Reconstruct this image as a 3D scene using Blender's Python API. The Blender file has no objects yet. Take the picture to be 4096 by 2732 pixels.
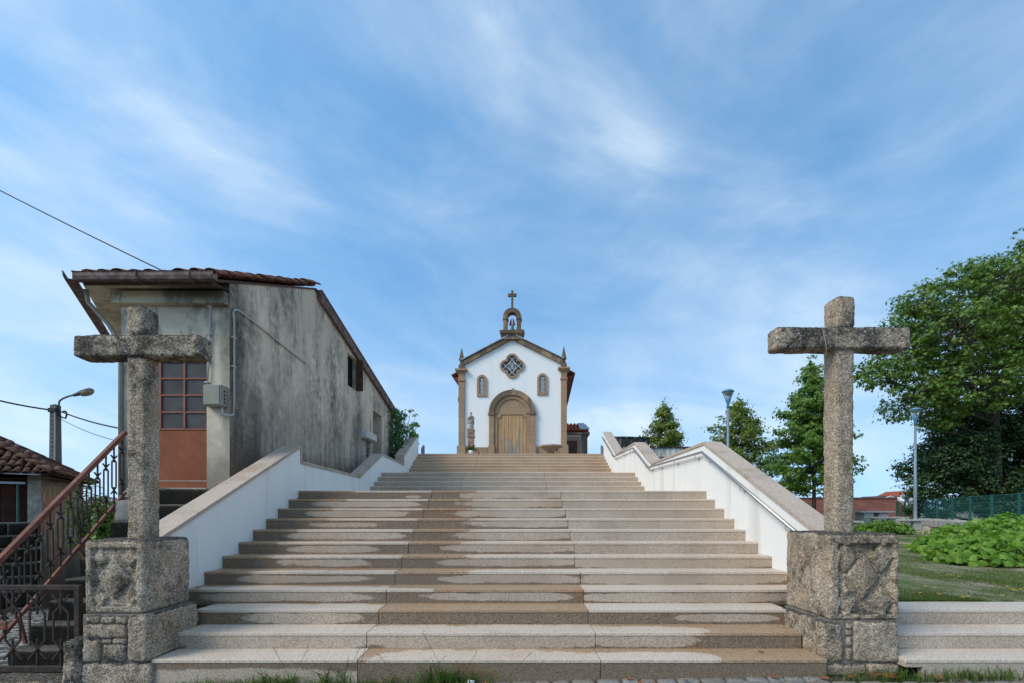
import bpy, math, random
import numpy as np
from mathutils import Vector, Matrix, noise as mnoise

# ------------------------------------------------------------------ camera, sky, sun, exposure
scene = bpy.context.scene
COL = scene.collection
F, PX, PY, HC = 1820.0, 2070.0, 2045.0, 1.56      # focal length and principal point in photo pixels, eye height
cam_d = bpy.data.cameras.new('camera'); cam = bpy.data.objects.new('camera', cam_d); COL.objects.link(cam)
cam.location = (0, 0, HC); cam.rotation_euler = (math.radians(90), 0, 0)
cam_d.sensor_fit = 'HORIZONTAL'; cam_d.sensor_width = 36.0; cam_d.lens = 36.0 * F / 4096.0
cam_d.shift_x = (2048 - PX) / 4096.0; cam_d.shift_y = (PY - 1366) / 4096.0
cam_d.clip_start = 0.05; cam_d.clip_end = 6000
scene.camera = cam

SUN_EL, SUN_AZ = math.radians(42), math.radians(-122)   # azimuth from +Y clockwise: behind and left of the camera
sdir = Vector((math.sin(SUN_AZ) * math.cos(SUN_EL), math.cos(SUN_AZ) * math.cos(SUN_EL), math.sin(SUN_EL)))
sun_d = bpy.data.lights.new('sun', 'SUN'); sun_d.energy = 1.2; sun_d.angle = math.radians(28); sun_d.color = (1.0, 0.92, 0.81)
sun = bpy.data.objects.new('sun', sun_d); COL.objects.link(sun)
sun.rotation_euler = sdir.to_track_quat('Z', 'Y').to_euler(); sun.location = (-30, -20, 40)

world = bpy.data.worlds.new('World'); scene.world = world; world.use_nodes = True
wn = world.node_tree; wn.nodes.clear()
def WN(t, **kw):
    n = wn.nodes.new(t)
    for k, v in kw.items():
        if k.startswith('i_'): n.inputs[int(k[2:])].default_value = v
        else: setattr(n, k, v)
    return n
def WL(a, b): wn.links.new(a, b)
def WM(op, a, b=None):
    n = WN('ShaderNodeMath', operation=op)
    for i, v in enumerate((a, b)):
        if v is None: continue
        if isinstance(v, (int, float)): n.inputs[i].default_value = v
        else: WL(v, n.inputs[i])
    return n.outputs[0]
w_out = WN('ShaderNodeOutputWorld'); w_bg = WN('ShaderNodeBackground'); WL(w_bg.outputs[0], w_out.inputs[0])
sky = WN('ShaderNodeTexSky', sky_type='NISHITA'); sky.sun_disc = False
sky.sun_elevation = SUN_EL; sky.sun_rotation = SUN_AZ; sky.altitude = 0; sky.air_density = 1.0; sky.dust_density = 0.3; sky.ozone_density = 1.0
w_bg.inputs[1].default_value = 0.090
tcw = WN('ShaderNodeTexCoord'); sep = WN('ShaderNodeSeparateXYZ'); WL(tcw.outputs['Generated'], sep.inputs[0])
def wnoise(sx, sz, ang, scale, detail, rough, off, dist=0.0):
    "cloud noise on the sky direction, drawn out along the horizon and tilted by ang"
    mp = WN('ShaderNodeMapping', vector_type='TEXTURE'); mp.inputs['Rotation'].default_value = (0, math.radians(ang), 0); WL(tcw.outputs['Generated'], mp.inputs[0])
    m2 = WN('ShaderNodeMapping'); m2.inputs['Scale'].default_value = (sx, sx, sz); m2.inputs['Location'].default_value = (off, off * 0.7, off * 0.3); WL(mp.outputs[0], m2.inputs[0])
    n = WN('ShaderNodeTexNoise'); n.inputs['Scale'].default_value = scale; n.inputs['Detail'].default_value = detail
    n.inputs['Roughness'].default_value = rough; n.inputs['Distortion'].default_value = dist; WL(m2.outputs[0], n.inputs[0]); return n.outputs[0]
def wramp(s, a, b):
    r = WN('ShaderNodeMapRange', interpolation_type='SMOOTHSTEP'); r.inputs[1].default_value = a; r.inputs[2].default_value = b; WL(s, r.inputs[0]); return r.outputs[0]
broad = wramp(wnoise(0.75, 1.7, 16, 1.5, 6, 0.52, 5.0, 0.45), 0.38, 0.70)
fibre = wramp(wnoise(0.8, 2.3, 13, 2.6, 9, 0.57, 8.3, 0.7), 0.24, 0.84)
wisp = wramp(wnoise(0.9, 2.4, -16, 5.0, 8, 0.62, 1.9, 0.5), 0.42, 0.85)
cl = WM('ADD', WM('MULTIPLY', broad, WM('ADD', WM('MULTIPLY', fibre, 0.62), 0.38)), WM('MULTIPLY', WM('MULTIPLY', wisp, fibre), 0.30))
veil = WM('ADD', WM('MULTIPLY', cl, 0.70), WM('ADD', WM('MULTIPLY', fibre, 0.20), 0.11))
low = WM('POWER', WM('SUBTRACT', 1.0, WM('MINIMUM', WM('MULTIPLY', WM('ABSOLUTE', sep.outputs[2]), 1.9), 1.0)), 1.5)   # more haze and cloud in the line of sight near the horizon
veil = WM('MINIMUM', WM('ADD', veil, WM('MULTIPLY', WM('MULTIPLY', low, WM('ADD', WM('MULTIPLY', fibre, 0.30), 0.70)), 0.50)), 0.90)
lift = WN('ShaderNodeVectorMath', operation='ADD'); WL(tcw.outputs['Generated'], lift.inputs[0]); lift.inputs[1].default_value = (0, 0, 0.30)
lnorm = WN('ShaderNodeVectorMath', operation='NORMALIZE'); WL(lift.outputs[0], lnorm.inputs[0]); WL(lnorm.outputs[0], sky.inputs[0])   # paler, less burnt-out band at the horizon
blue = WN('ShaderNodeMix', data_type='RGBA', blend_type='MULTIPLY'); blue.inputs[0].default_value = 1.0
WL(sky.outputs[0], blue.inputs[6]); blue.inputs[7].default_value = (0.37, 1.10, 1.36, 1)
mixc = WN('ShaderNodeMix', data_type='RGBA'); WL(veil, mixc.inputs[0]); WL(blue.outputs[2], mixc.inputs[6]); mixc.inputs[7].default_value = (4.1, 4.8, 5.4, 1)
WL(mixc.outputs[2], w_bg.inputs[0])

scene.view_settings.view_transform = 'Standard'; scene.view_settings.look = 'None'
scene.view_settings.gamma = 1.0; scene.view_settings.exposure = 1.2; scene.view_settings.use_curve_mapping = False
scene.render.engine = 'CYCLES'
scene.cycles.max_bounces = 6; scene.cycles.diffuse_bounces = 3; scene.cycles.glossy_bounces = 2; scene.cycles.transparent_max_bounces = 8
scene.cycles.use_denoising = True

# ------------------------------------------------------------------ helpers
random.seed(7); RNG = np.random.default_rng(11)
def P(x, y, Y):
    "point at depth Y seen at photo pixel x, y"
    return Vector(((x - PX) * Y / F, Y, HC + (PY - y) * Y / F))
def YX(x, X): return X * F / (x - PX)          # depth at which the plane X = const meets pixel column x
def sm(a, b, x):
    t = max(0.0, min(1.0, (x - a) / (b - a))); return t * t * (3 - 2 * t)

def thing(name, label, cat, loc=(0, 0, 0), rotz=0.0, group=None):
    o = bpy.data.objects.new(name, None); COL.objects.link(o); o.empty_display_size = 0.1
    o.location = loc; o.rotation_euler = (0, 0, rotz); o['label'] = label; o['category'] = cat
    if group: o['group'] = group
    return o
def tag(o, label, cat, group=None):
    o['label'] = label; o['category'] = cat
    if group: o['group'] = group
    return o
def hang(o, parent, local):
    "parent o; unless local, its coordinates were given in world space (parents of parts are unrotated Empties then)"
    if parent is not None:
        o.parent = parent
        if not local and parent.type == 'EMPTY': o.matrix_parent_inverse = Matrix.Translation(-Vector(parent.location))
    return o

class MB:
    "collects faces of one mesh"
    def __init__(s): s.v = []; s.f = []
    def add(s, vs, fs):
        b = len(s.v); s.v.extend([tuple(p) for p in vs]); s.f.extend([tuple(b + i for i in f) for f in fs]); return s
    def box(s, x0, x1, y0, y1, z0, z1):
        return s.add([(x0,y0,z0),(x1,y0,z0),(x1,y1,z0),(x0,y1,z0),(x0,y0,z1),(x1,y0,z1),(x1,y1,z1),(x0,y1,z1)],
                     [(0,3,2,1),(4,5,6,7),(0,1,5,4),(1,2,6,5),(2,3,7,6),(3,0,4,7)])
    def cbox(s, x0, x1, y0, y1, z0, z1, c=0.006):
        "box with chamfered edges"
        lo = (x0, y0, z0); hi = (x1, y1, z1); idx = {}; vs = []
        for sx in (0, 1):
            for sy in (0, 1):
                for sz in (0, 1):
                    sg = (sx, sy, sz)
                    for ax in range(3):
                        p = []
                        for k in range(3):
                            e = hi[k] if sg[k] else lo[k]; d = -c if sg[k] else c
                            p.append(e if k == ax else e + d)
                        idx[(sg, ax)] = len(vs); vs.append(tuple(p))
        fs = []
        for ax in range(3):
            a, b = (ax + 1) % 3, (ax + 2) % 3
            for e in (0, 1):
                q = []
                for (u, w) in ((0, 0), (1, 0), (1, 1), (0, 1)):
                    g = [0, 0, 0]; g[ax] = e; g[a] = u; g[b] = w; q.append(idx[(tuple(g), ax)])
                fs.append(tuple(q) if e else tuple(reversed(q)))
            for u in (0, 1):
                for w in (0, 1):
                    g0 = [0, 0, 0]; g0[a] = u; g0[b] = w; g1 = list(g0); g1[ax] = 1
                    q = (idx[(tuple(g0), a)], idx[(tuple(g1), a)], idx[(tuple(g1), b)], idx[(tuple(g0), b)])
                    fs.append(q if (u == w) == True else tuple(reversed(q)))
        for sx in (0, 1):
            for sy in (0, 1):
                for sz in (0, 1):
                    q = tuple(idx[((sx, sy, sz), k)] for k in range(3))
                    fs.append(q if (sx + sy + sz) % 2 == 1 else tuple(reversed(q)))
        return s.add(vs, fs)
    def prism(s, pts, plane, a, b):
        "2-D outline extruded from a to b; plane 'xz' runs along y, 'yz' along x, 'xy' along z"
        n = len(pts)
        def mk(p, t):
            return {'xz': (p[0], t, p[1]), 'yz': (t, p[0], p[1]), 'xy': (p[0], p[1], t)}[plane]
        vs = [mk(p, a) for p in pts] + [mk(p, b) for p in pts]
        fs = [tuple(range(n - 1, -1, -1)), tuple(range(n, 2 * n))] + [(i, (i + 1) % n, n + (i + 1) % n, n + i) for i in range(n)]
        return s.add(vs, fs)
    def ring(s, outer, inner, plane, a, b, closed=False):
        "band between two outlines of equally many points, extruded from a to b"
        n = len(outer)
        def mk(p, t):
            return {'xz': (p[0], t, p[1]), 'yz': (t, p[0], p[1]), 'xy': (p[0], p[1], t)}[plane]
        vs = [mk(p, a) for p in outer] + [mk(p, a) for p in inner] + [mk(p, b) for p in outer] + [mk(p, b) for p in inner]
        fs = []
        for i in range(n if closed else n - 1):
            j = (i + 1) % n
            fs += [(i, j, n + j, n + i), (2*n + i, 3*n + i, 3*n + j, 2*n + j), (i, 2*n + i, 2*n + j, j), (n + i, n + j, 3*n + j, 3*n + i)]
        if not closed:
            fs += [(0, n, 3*n, 2*n), (n - 1, 3*n - 1, 4*n - 1, 2*n - 1)]
        return s.add(vs, fs)
    def tube(s, pts, r, n=8, caps=True, rz=None):
        pts = [Vector(p) for p in pts]; m = len(pts); rs = r if isinstance(r, (list, tuple)) else [r] * m
        up = None; rings = []; vs = []
        for i, p in enumerate(pts):
            t = (pts[min(i + 1, m - 1)] - pts[max(i - 1, 0)])
            t = t.normalized() if t.length > 1e-9 else Vector((0, 0, 1))
            if up is None: up = Vector((1, 0, 0)) if abs(t.x) < 0.8 else Vector((0, 1, 0))
            e1 = (up - t * up.dot(t)); e1 = e1.normalized() if e1.length > 1e-6 else t.orthogonal().normalized()
            e2 = t.cross(e1); up = e1
            for k in range(n):
                a = 2 * math.pi * (k + 0.5) / n
                vs.append(p + (e1 * math.cos(a) + e2 * math.sin(a)) * rs[i])
        fs = [(i*n + k, i*n + (k+1) % n, (i+1)*n + (k+1) % n, (i+1)*n + k) for i in range(m - 1) for k in range(n)]
        if caps: fs += [tuple(range(n - 1, -1, -1)), tuple((m-1)*n + k for k in range(n))]
        return s.add(vs, fs)
    def lathe(s, prof, n=16, c=(0, 0, 0), f=None):
        vs = []
        for (r, z) in prof:
            for k in range(n):
                a = 2 * math.pi * k / n; rr = r * (f(a, z) if f else 1)
                vs.append((c[0] + rr * math.cos(a), c[1] + rr * math.sin(a), c[2] + z))
        m = len(prof)
        fs = [(i*n + k, i*n + (k+1) % n, (i+1)*n + (k+1) % n, (i+1)*n + k) for i in range(m - 1) for k in range(n)]
        fs += [tuple(range(n - 1, -1, -1)), tuple((m-1)*n + k for k in range(n))]
        return s.add(vs, fs)
    def data(s, name, mat, smooth=False):
        me = bpy.data.meshes.new(name); me.from_pydata([tuple(v) for v in s.v], [], s.f); me.update()
        if mat: me.materials.append(mat)
        if smooth: me.polygons.foreach_set('use_smooth', [True] * len(me.polygons))
        return me
    def obj(s, name, mat, parent=None, smooth=False, local=False, loc=None):
        o = bpy.data.objects.new(name, s.data(name, mat, smooth)); COL.objects.link(o)
        if loc is not None: o.location = loc
        return hang(o, parent, local)
def inst(name, me, parent=None, loc=(0, 0, 0), rot=(0, 0, 0), scale=(1, 1, 1), local=False):
    o = bpy.data.objects.new(name, me); COL.objects.link(o); o.location = loc; o.rotation_euler = rot; o.scale = scale
    return hang(o, parent, local)
def structure(o): o['kind'] = 'structure'; return o
def stuff(o): o['kind'] = 'stuff'; return o
def fix_normals(o):
    import bmesh
    bm = bmesh.new(); bm.from_mesh(o.data); bmesh.ops.recalc_face_normals(bm, faces=bm.faces); bm.to_mesh(o.data); bm.free(); return o

# rough stone: a subdivided box with rounded edges whose surface is really uneven
def rough_mesh(name, size, step, rad, amp, seed, mat, relief=None, taper=0.0, coarse=None, bulge=0.0):
    hx, hy, hz = size[0] / 2, size[1] / 2, size[2] / 2
    nx, ny, nz = [max(2, int(round(d / step))) for d in size]
    idx = {}; vs = []; fs = []
    def vid(i, j, k):
        key = (i, j, k)
        if key not in idx:
            idx[key] = len(vs); vs.append((-hx + 2*hx*i/nx, -hy + 2*hy*j/ny, -hz + 2*hz*k/nz))
        return idx[key]
    for i in range(nx):
        for j in range(ny):
            fs.append((vid(i,j,0), vid(i,j+1,0), vid(i+1,j+1,0), vid(i+1,j,0))); fs.append((vid(i,j,nz), vid(i+1,j,nz), vid(i+1,j+1,nz), vid(i,j+1,nz)))
    for i in range(nx):
        for k in range(nz):
            fs.append((vid(i,0,k), vid(i+1,0,k), vid(i+1,0,k+1), vid(i,0,k+1))); fs.append((vid(i,ny,k), vid(i,ny,k+1), vid(i+1,ny,k+1), vid(i+1,ny,k)))
    for j in range(ny):
        for k in range(nz):
            fs.append((vid(0,j,k), vid(0,j,k+1), vid(0,j+1,k+1), vid(0,j+1,k))); fs.append((vid(nx,j,k), vid(nx,j+1,k), vid(nx,j+1,k+1), vid(nx,j,k+1)))
    out = []; so = Vector((seed * 3.17, seed * 1.31, seed * 2.23)); cs = coarse or 5.0
    for p in vs:
        x, y, z = p
        ix = max(-hx + rad, min(hx - rad, x)); iy = max(-hy + rad, min(hy - rad, y)); iz = max(-hz + rad, min(hz - rad, z))
        d = Vector((x - ix, y - iy, z - iz)); d = d.normalized() if d.length > 1e-9 else Vector((0, 0, 1))
        q = Vector((ix, iy, iz)) + d * rad
        w = q + so
        h = amp * (1.6 * mnoise.noise(w * cs) + 0.9 * mnoise.noise(w * cs * 3.7) + 0.75 * mnoise.noise(w * 42.0) + 0.45 * mnoise.noise(w * 85.0))
        if bulge: h += bulge * (1 - (abs(z) / hz) ** 2)
        q = q + d * h
        if relief and abs(y + hy) < 1e-6: q.y += relief(x / hx, z / hz)
        if taper:
            t = 1 - taper * (z / hz * 0.5 + 0.5); q.x *= t; q.y *= t
        out.append(tuple(q))
    me = bpy.data.meshes.new(name); me.from_pydata(out, [], fs); me.update(); me.materials.append(mat)
    me.polygons.foreach_set('use_smooth', [True] * len(me.polygons))
    return me

# leaf clouds: many small leaf faces in one mesh, with a random value per leaf
def leaf_mesh(name, pos, nrm, size, tmpl, faces, mat, var, spin=None):
    N = len(pos); pos = np.asarray(pos, float); nrm = np.asarray(nrm, float); nrm /= np.linalg.norm(nrm, axis=1, keepdims=True) + 1e-9
    r = RNG.normal(size=(N, 3)) if spin is None else spin
    t1 = np.cross(nrm, r); t1 /= np.linalg.norm(t1, axis=1, keepdims=True) + 1e-9; t2 = np.cross(nrm, t1)
    T = np.asarray(tmpl, float); k = len(T); s = np.asarray(size)[:, None, None]
    V = pos[:, None, :] + s * (T[None, :, 0:1] * t1[:, None, :] + T[None, :, 1:2] * t2[:, None, :] + T[None, :, 2:3] * nrm[:, None, :])
    V = V.reshape(-1, 3); nf = len(faces); fl = [len(f) for f in faces]
    flat = np.concatenate([np.asarray(f) for f in faces]); L = len(flat)
    loops = (flat[None, :] + (np.arange(N) * k)[:, None]).reshape(-1)
    me = bpy.data.meshes.new(name); me.vertices.add(len(V)); me.vertices.foreach_set('co', V.reshape(-1).astype(np.float32))
    me.loops.add(len(loops)); me.loops.foreach_set('vertex_index', loops.astype(np.int32))
    tot = np.tile(np.array(fl), N); st = np.concatenate([[0], np.cumsum(tot)[:-1]])
    me.polygons.add(len(tot)); me.polygons.foreach_set('loop_start', st.astype(np.int32))
    at = me.attributes.new('var', 'FLOAT', 'POINT'); at.data.foreach_set('value', np.repeat(np.asarray(var, float), k).astype(np.float32))
    me.materials.append(mat); me.update(calc_edges=True); me.validate(); return me
T_STAR = [(0,-.5,0),(.14,-.1,.04),(.5,-.12,-.03),(.22,.12,.05),(.3,.46,-.02),(0,.28,.06),(-.3,.46,-.02),(-.22,.12,.05),(-.5,-.12,-.03),(-.14,-.1,.04)]
F_STAR = [(0,1,9),(1,2,3),(3,4,5),(5,6,7),(7,8,9),(1,3,5,7,9)]
T_OVAL = [(0,-.5,0),(.24,-.12,.05),(.2,.2,.04),(0,.5,-.05),(-.2,.2,.04),(-.24,-.12,.05)]
F_OVAL = [(0,1,2,3),(0,3,4,5)]
T_BIG = [(0,-.36,.02),(.24,-.48,-.06),(.46,-.22,-.14),(.36,.08,-.05),(.34,.30,-.12),(.0,.62,-.22),(-.34,.30,-.14),(-.36,.08,-.05),(-.46,-.22,-.12),(-.24,-.48,-.06),(0,0,.08)]
F_BIG = [(10,i,(i+1)%10) for i in range(10)]
# ------------------------------------------------------------------ materials (all procedural)
class G:
    "small node-graph helper"
    def __init__(s, name, rough=0.8, spec=0.25, metal=0.0):
        s.m = bpy.data.materials.new(name); s.m.use_nodes = True; s.nt = s.m.node_tree
        s.b = s.nt.nodes['Principled BSDF']; s.out = s.nt.nodes['Material Output']
        s.b.inputs['Roughness'].default_value = rough; s.b.inputs['Specular IOR Level'].default_value = spec; s.b.inputs['Metallic'].default_value = metal
        g = s.nt.nodes.new('ShaderNodeNewGeometry'); s.pos = g.outputs['Position']; s.nor = g.outputs['Normal']
        tc = s.nt.nodes.new('ShaderNodeTexCoord'); s.ob = tc.outputs['Object']
        oi = s.nt.nodes.new('ShaderNodeObjectInfo'); s.rnd = oi.outputs['Random']
    def _in(s, sock, v):
        if hasattr(v, 'is_output'): s.nt.links.new(v, sock)
        elif v is not None:
            if isinstance(v, (tuple, list)) and len(v) == 3 and sock.type == 'RGBA': v = (*v, 1)
            sock.default_value = v
    def mapv(s, vec, scale=(1,1,1), loc=(0,0,0), rot=(0,0,0)):
        n = s.nt.nodes.new('ShaderNodeMapping'); s._in(n.inputs[0], vec); n.inputs['Scale'].default_value = scale; n.inputs['Location'].default_value = loc; n.inputs['Rotation'].default_value = rot
        return n.outputs[0]
    def noise(s, scale, detail=4, rough=0.55, vec=None, dist=0.0):
        n = s.nt.nodes.new('ShaderNodeTexNoise'); s._in(n.inputs['Vector'], vec if vec is not None else s.pos)
        n.inputs['Scale'].default_value = scale; n.inputs['Detail'].default_value = detail; n.inputs['Roughness'].default_value = rough; n.inputs['Distortion'].default_value = dist
        return n.outputs[0]
    def vor(s, scale, vec=None, out='Distance', feature='F1'):
        n = s.nt.nodes.new('ShaderNodeTexVoronoi'); n.feature = feature; s._in(n.inputs['Vector'], vec if vec is not None else s.pos); n.inputs['Scale'].default_value = scale; return n.outputs[out]
    def math(s, op, a, b=None, c=None):
        n = s.nt.nodes.new('ShaderNodeMath'); n.operation = op
        for i, v in enumerate((a, b, c)):
            if v is not None: s._in(n.inputs[i], v)
        return n.outputs[0]
    def rng(s, v, a, b, c=0.0, d=1.0, smooth=True):
        n = s.nt.nodes.new('ShaderNodeMapRange'); n.interpolation_type = 'SMOOTHSTEP' if smooth else 'LINEAR'
        s._in(n.inputs[0], v)
        for i, x in enumerate((a, b, c, d)): s._in(n.inputs[i + 1], x)
        return n.outputs[0]
    def ramp(s, v, stops):
        n = s.nt.nodes.new('ShaderNodeValToRGB'); s._in(n.inputs[0], v); e = n.color_ramp.elements
        while len(e) < len(stops): e.new(0.5)
        for i, (p, c) in enumerate(stops): e[i].position = p; e[i].color = (*c, 1)
        return n.outputs[0]
    def mix(s, f, a, b, mode='MIX'):
        n = s.nt.nodes.new('ShaderNodeMix'); n.data_type = 'RGBA'; n.blend_type = mode; s._in(n.inputs[0], f); s._in(n.inputs[6], a); s._in(n.inputs[7], b); return n.outputs[2]
    def sep(s, v):
        n = s.nt.nodes.new('ShaderNodeSeparateXYZ'); s._in(n.inputs[0], v); return n.outputs
    def attr(s, name, kind='GEOMETRY'):
        n = s.nt.nodes.new('ShaderNodeAttribute'); n.attribute_name = name; n.attribute_type = kind; return n.outputs['Fac']
    def col(s, c): s._in(s.b.inputs['Base Color'], c); return s
    def rough(s, r): s._in(s.b.inputs['Roughness'], r); return s
    def bump(s, h, strength=0.4, dist=0.01):
        n = s.nt.nodes.new('ShaderNodeBump'); s._in(n.inputs['Height'], h); n.inputs['Strength'].default_value = strength; n.inputs['Distance'].default_value = dist
        s.nt.links.new(n.outputs[0], s.b.inputs['Normal']); return s

MAT = {}
# fine sawn granite with damp and dry areas; hw, hz = half size of the dry patch, cx, cz its centre (object space), tone = warmth of the stone
def granite_step(name, tread):
    g = G(name, 0.75, 0.3)
    grain = g.noise(95, 2, 0.7); grain2 = g.noise(240, 1, 0.5); big = g.noise(1.1, 3, 0.6)
    sp = g.math('ADD', g.math('MULTIPLY', grain, 0.75), g.math('MULTIPLY', grain2, 0.25))
    tone = g.attr('tone', 'OBJECT')
    dry_g = g.ramp(sp, [(0.30, (0.13, 0.108, 0.088)), (0.47, (0.355, 0.305, 0.255)), (0.60, (0.50, 0.44, 0.375)), (0.75, (0.64, 0.58, 0.51))])
    dry_w = g.ramp(sp, [(0.30, (0.125, 0.088, 0.060)), (0.47, (0.33, 0.245, 0.170)), (0.60, (0.45, 0.345, 0.250)), (0.75, (0.56, 0.46, 0.36))])
    dry = g.mix(tone, dry_g, dry_w)
    dry = g.mix(1.0, dry, (1.50, 1.44, 1.38) if tread else (1.18, 1.11, 1.03), 'MULTIPLY')  # treads coloured lighter than risers: brightness from the sky painted in
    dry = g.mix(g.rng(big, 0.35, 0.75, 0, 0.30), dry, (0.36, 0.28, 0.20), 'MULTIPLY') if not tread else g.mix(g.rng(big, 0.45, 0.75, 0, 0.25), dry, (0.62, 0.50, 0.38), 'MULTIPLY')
    wet = g.ramp(sp, [(0.32, (0.055, 0.034, 0.019)), (0.47, (0.170, 0.120, 0.078)), (0.58, (0.27, 0.200, 0.138)), (0.72, (0.42, 0.335, 0.25))])
    if tread: wet = g.mix(1.0, wet, (1.85, 1.68, 1.52), 'MULTIPLY')  # damp treads lightened too, sky glare put into the colour
    rust = g.rng(g.noise(1.6, 4, 0.65), 0.54, 0.72, 0, 0.5)
    wet = g.mix(rust, wet, (1.15, 0.72, 0.40), 'MULTIPLY')
    o = g.sep(g.ob); wob = g.noise(4.0, 6, 0.65, g.mapv(g.pos, (1.0, 1.0, 2.2))); wob2 = g.noise(1.1, 3, 0.55, g.mapv(g.pos, (1.0, 1.0, 5.0))); wob3 = g.noise(16, 4, 0.7)
    ux = g.math('DIVIDE', g.math('SUBTRACT', o[0], g.attr('cx', 'OBJECT')), g.attr('hw', 'OBJECT'))
    uz = g.math('DIVIDE', g.math('SUBTRACT', o[1 if tread else 2], g.attr('cz', 'OBJECT')), g.attr('hz', 'OBJECT'))
    d = g.math('ADD', g.math('POWER', g.math('ABSOLUTE', ux), 4.0), g.math('POWER', g.math('ABSOLUTE', uz), 2.2))
    d = g.math('ADD', d, g.math('ADD', g.math('ADD', g.math('MULTIPLY', g.math('SUBTRACT', wob, 0.5), 2.3), g.math('MULTIPLY', g.math('SUBTRACT', wob3, 0.5), 0.9)), g.math('MULTIPLY', g.math('SUBTRACT', wob2, 0.5), 1.9)))
    w = g.rng(d, 0.72, 1.20)
    c = g.mix(w, dry, wet)
    c = g.mix(g.rng(g.noise(26, 4, 0.7), 0.70, 0.78, 0, 0.5), c, (0.06, 0.05, 0.04))
    g.col(c); g.rough(g.rng(w, 0, 1, 0.52 if tread else 0.8, 0.42)); g.bump(sp, 0.35, 0.004)
    return g.m
MAT['riser'] = granite_step('granite_riser', False); MAT['tread'] = granite_step('granite_tread', True)

def cap_granite():
    g = G('granite_coping', 0.7, 0.3)
    sp = g.math('ADD', g.math('MULTIPLY', g.noise(80, 2, 0.7), 0.7), g.math('MULTIPLY', g.noise(210, 1, 0.5), 0.3))
    c = g.ramp(sp, [(0.32, (0.20, 0.165, 0.14)), (0.48, (0.40, 0.345, 0.30)), (0.62, (0.54, 0.475, 0.42)), (0.76, (0.66, 0.60, 0.55))])
    c = g.mix(1.0, c, (1.10, 1.0, 0.90), 'MULTIPLY')
    c = g.mix(g.rng(g.noise(2.0, 4, 0.6), 0.45, 0.72, 0, 0.5), c, (0.55, 0.46, 0.38), 'MULTIPLY')
    return g.col(c).bump(sp, 0.3, 0.004).m
MAT['cap'] = cap_granite()

def white_plaster():
    g = G('white_plaster', 0.85, 0.2)
    st = g.noise(1.0, 5, 0.65, g.mapv(g.pos, (3.0, 3.0, 0.22))); blot = g.noise(1.3, 4, 0.6); fine = g.noise(30, 3, 0.6)
    c = g.mix(g.rng(st, 0.48, 0.72, 0, 0.40), (0.80, 0.775, 0.735), (0.44, 0.40, 0.34))
    c = g.mix(g.rng(blot, 0.5, 0.8, 0, 0.16), c, (0.60, 0.56, 0.50))
    c = g.mix(g.rng(g.noise(7, 5, 0.7, g.mapv(g.pos, (1, 1, 0.35))), 0.66, 0.78, 0, 0.35), c, (0.33, 0.30, 0.26))
    return g.col(c).bump(fine, 0.12, 0.004).m
MAT['white'] = white_plaster()
def chapel_plaster():
    g = G('chapel_plaster', 0.85, 0.2)
    st = g.noise(1.0, 4, 0.6, g.mapv(g.pos, (2.4, 2.4, 0.12)))
    c = g.mix(g.rng(st, 0.5, 0.8, 0, 0.25), (0.82, 0.80, 0.77), (0.60, 0.585, 0.55))
    return g.col(c).bump(g.noise(25, 3, 0.6), 0.1, 0.004).m
MAT['chapel_white'] = chapel_plaster()

# old coarse-grained granite with dark lichen that grows on tops and weather sides
def old_granite(name, lich=0.5, warm=0.5):
    g = G(name, 0.92, 0.15)
    cr = g.vor(105, out='Color'); crv = g.math('MULTIPLY', g.sep(cr)[0], 1.0); gr = g.noise(70, 3, 0.7); fine = g.noise(190, 2, 0.6)
    sp = g.math('ADD', g.math('MULTIPLY', crv, 0.45), g.math('ADD', g.math('MULTIPLY', gr, 0.38), g.math('MULTIPLY', fine, 0.17)))
    base = g.ramp(sp, [(0.24, (0.105, 0.085, 0.067)), (0.42, (0.225, 0.189, 0.150)), (0.58, (0.335, 0.290, 0.240)), (0.76, (0.50, 0.45, 0.385))])
    warmn = g.rng(g.noise(2.2, 4, 0.6), 0.42, 0.7, 0, warm)
    base = g.mix(1.0, base, (1.42, 1.34, 1.25), 'MULTIPLY')
    base = g.mix(warmn, base, (0.97, 0.80, 0.62), 'MULTIPLY')
    base = g.mix(1.0, base, g.ramp(g.noise(2.6, 5, 0.65, g.mapv(g.pos, (1, 1, 0.6), (3, 9, 4))), [(0.3, (0.62, 0.60, 0.57)), (0.55, (1.0, 0.98, 0.95)), (0.72, (1.28, 1.25, 1.2))]), 'MULTIPLY')
    nz = g.sep(g.nor)[2]
    pat = g.noise(3.4, 6, 0.70); pat2 = g.noise(13, 6, 0.75)
    top = g.rng(nz, 0.2, 0.9, 0, 0.16)
    lic = g.math('ADD', g.math('ADD', g.math('MULTIPLY', pat, 0.6), g.math('MULTIPLY', pat2, 0.4)), top)
    lic = g.rng(lic, 0.57 - 0.2 * lich, 0.73 - 0.2 * lich, 0, 0.90)
    base = g.mix(lic, base, g.ramp(sp, [(0.25, (0.012, 0.010, 0.009)), (0.55, (0.048, 0.042, 0.035)), (0.8, (0.19, 0.175, 0.15))]))
    fl = g.math('MULTIPLY', g.rng(g.noise(38, 4, 0.75), 0.56, 0.66), g.rng(g.noise(5, 3, 0.6, g.mapv(g.pos, loc=(8, 8, 1))), 0.44, 0.60))
    base = g.mix(g.math('MULTIPLY', fl, 0.25 + 0.75 * lich), base, (0.60, 0.59, 0.56))
    base = g.mix(g.rng(g.noise(6.5, 4, 0.6, g.mapv(g.pos, loc=(5, 2, 9))), 0.60, 0.72, 0, 0.55), base, (0.11, 0.10, 0.045))
    base = g.mix(g.rng(g.noise(9, 5, 0.7, g.mapv(g.pos, loc=(1, 7, 3))), 0.66, 0.70, 0, 0.55), base, (0.48, 0.47, 0.43))
    return g.col(base).bump(sp, 0.75, 0.018).m
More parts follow.
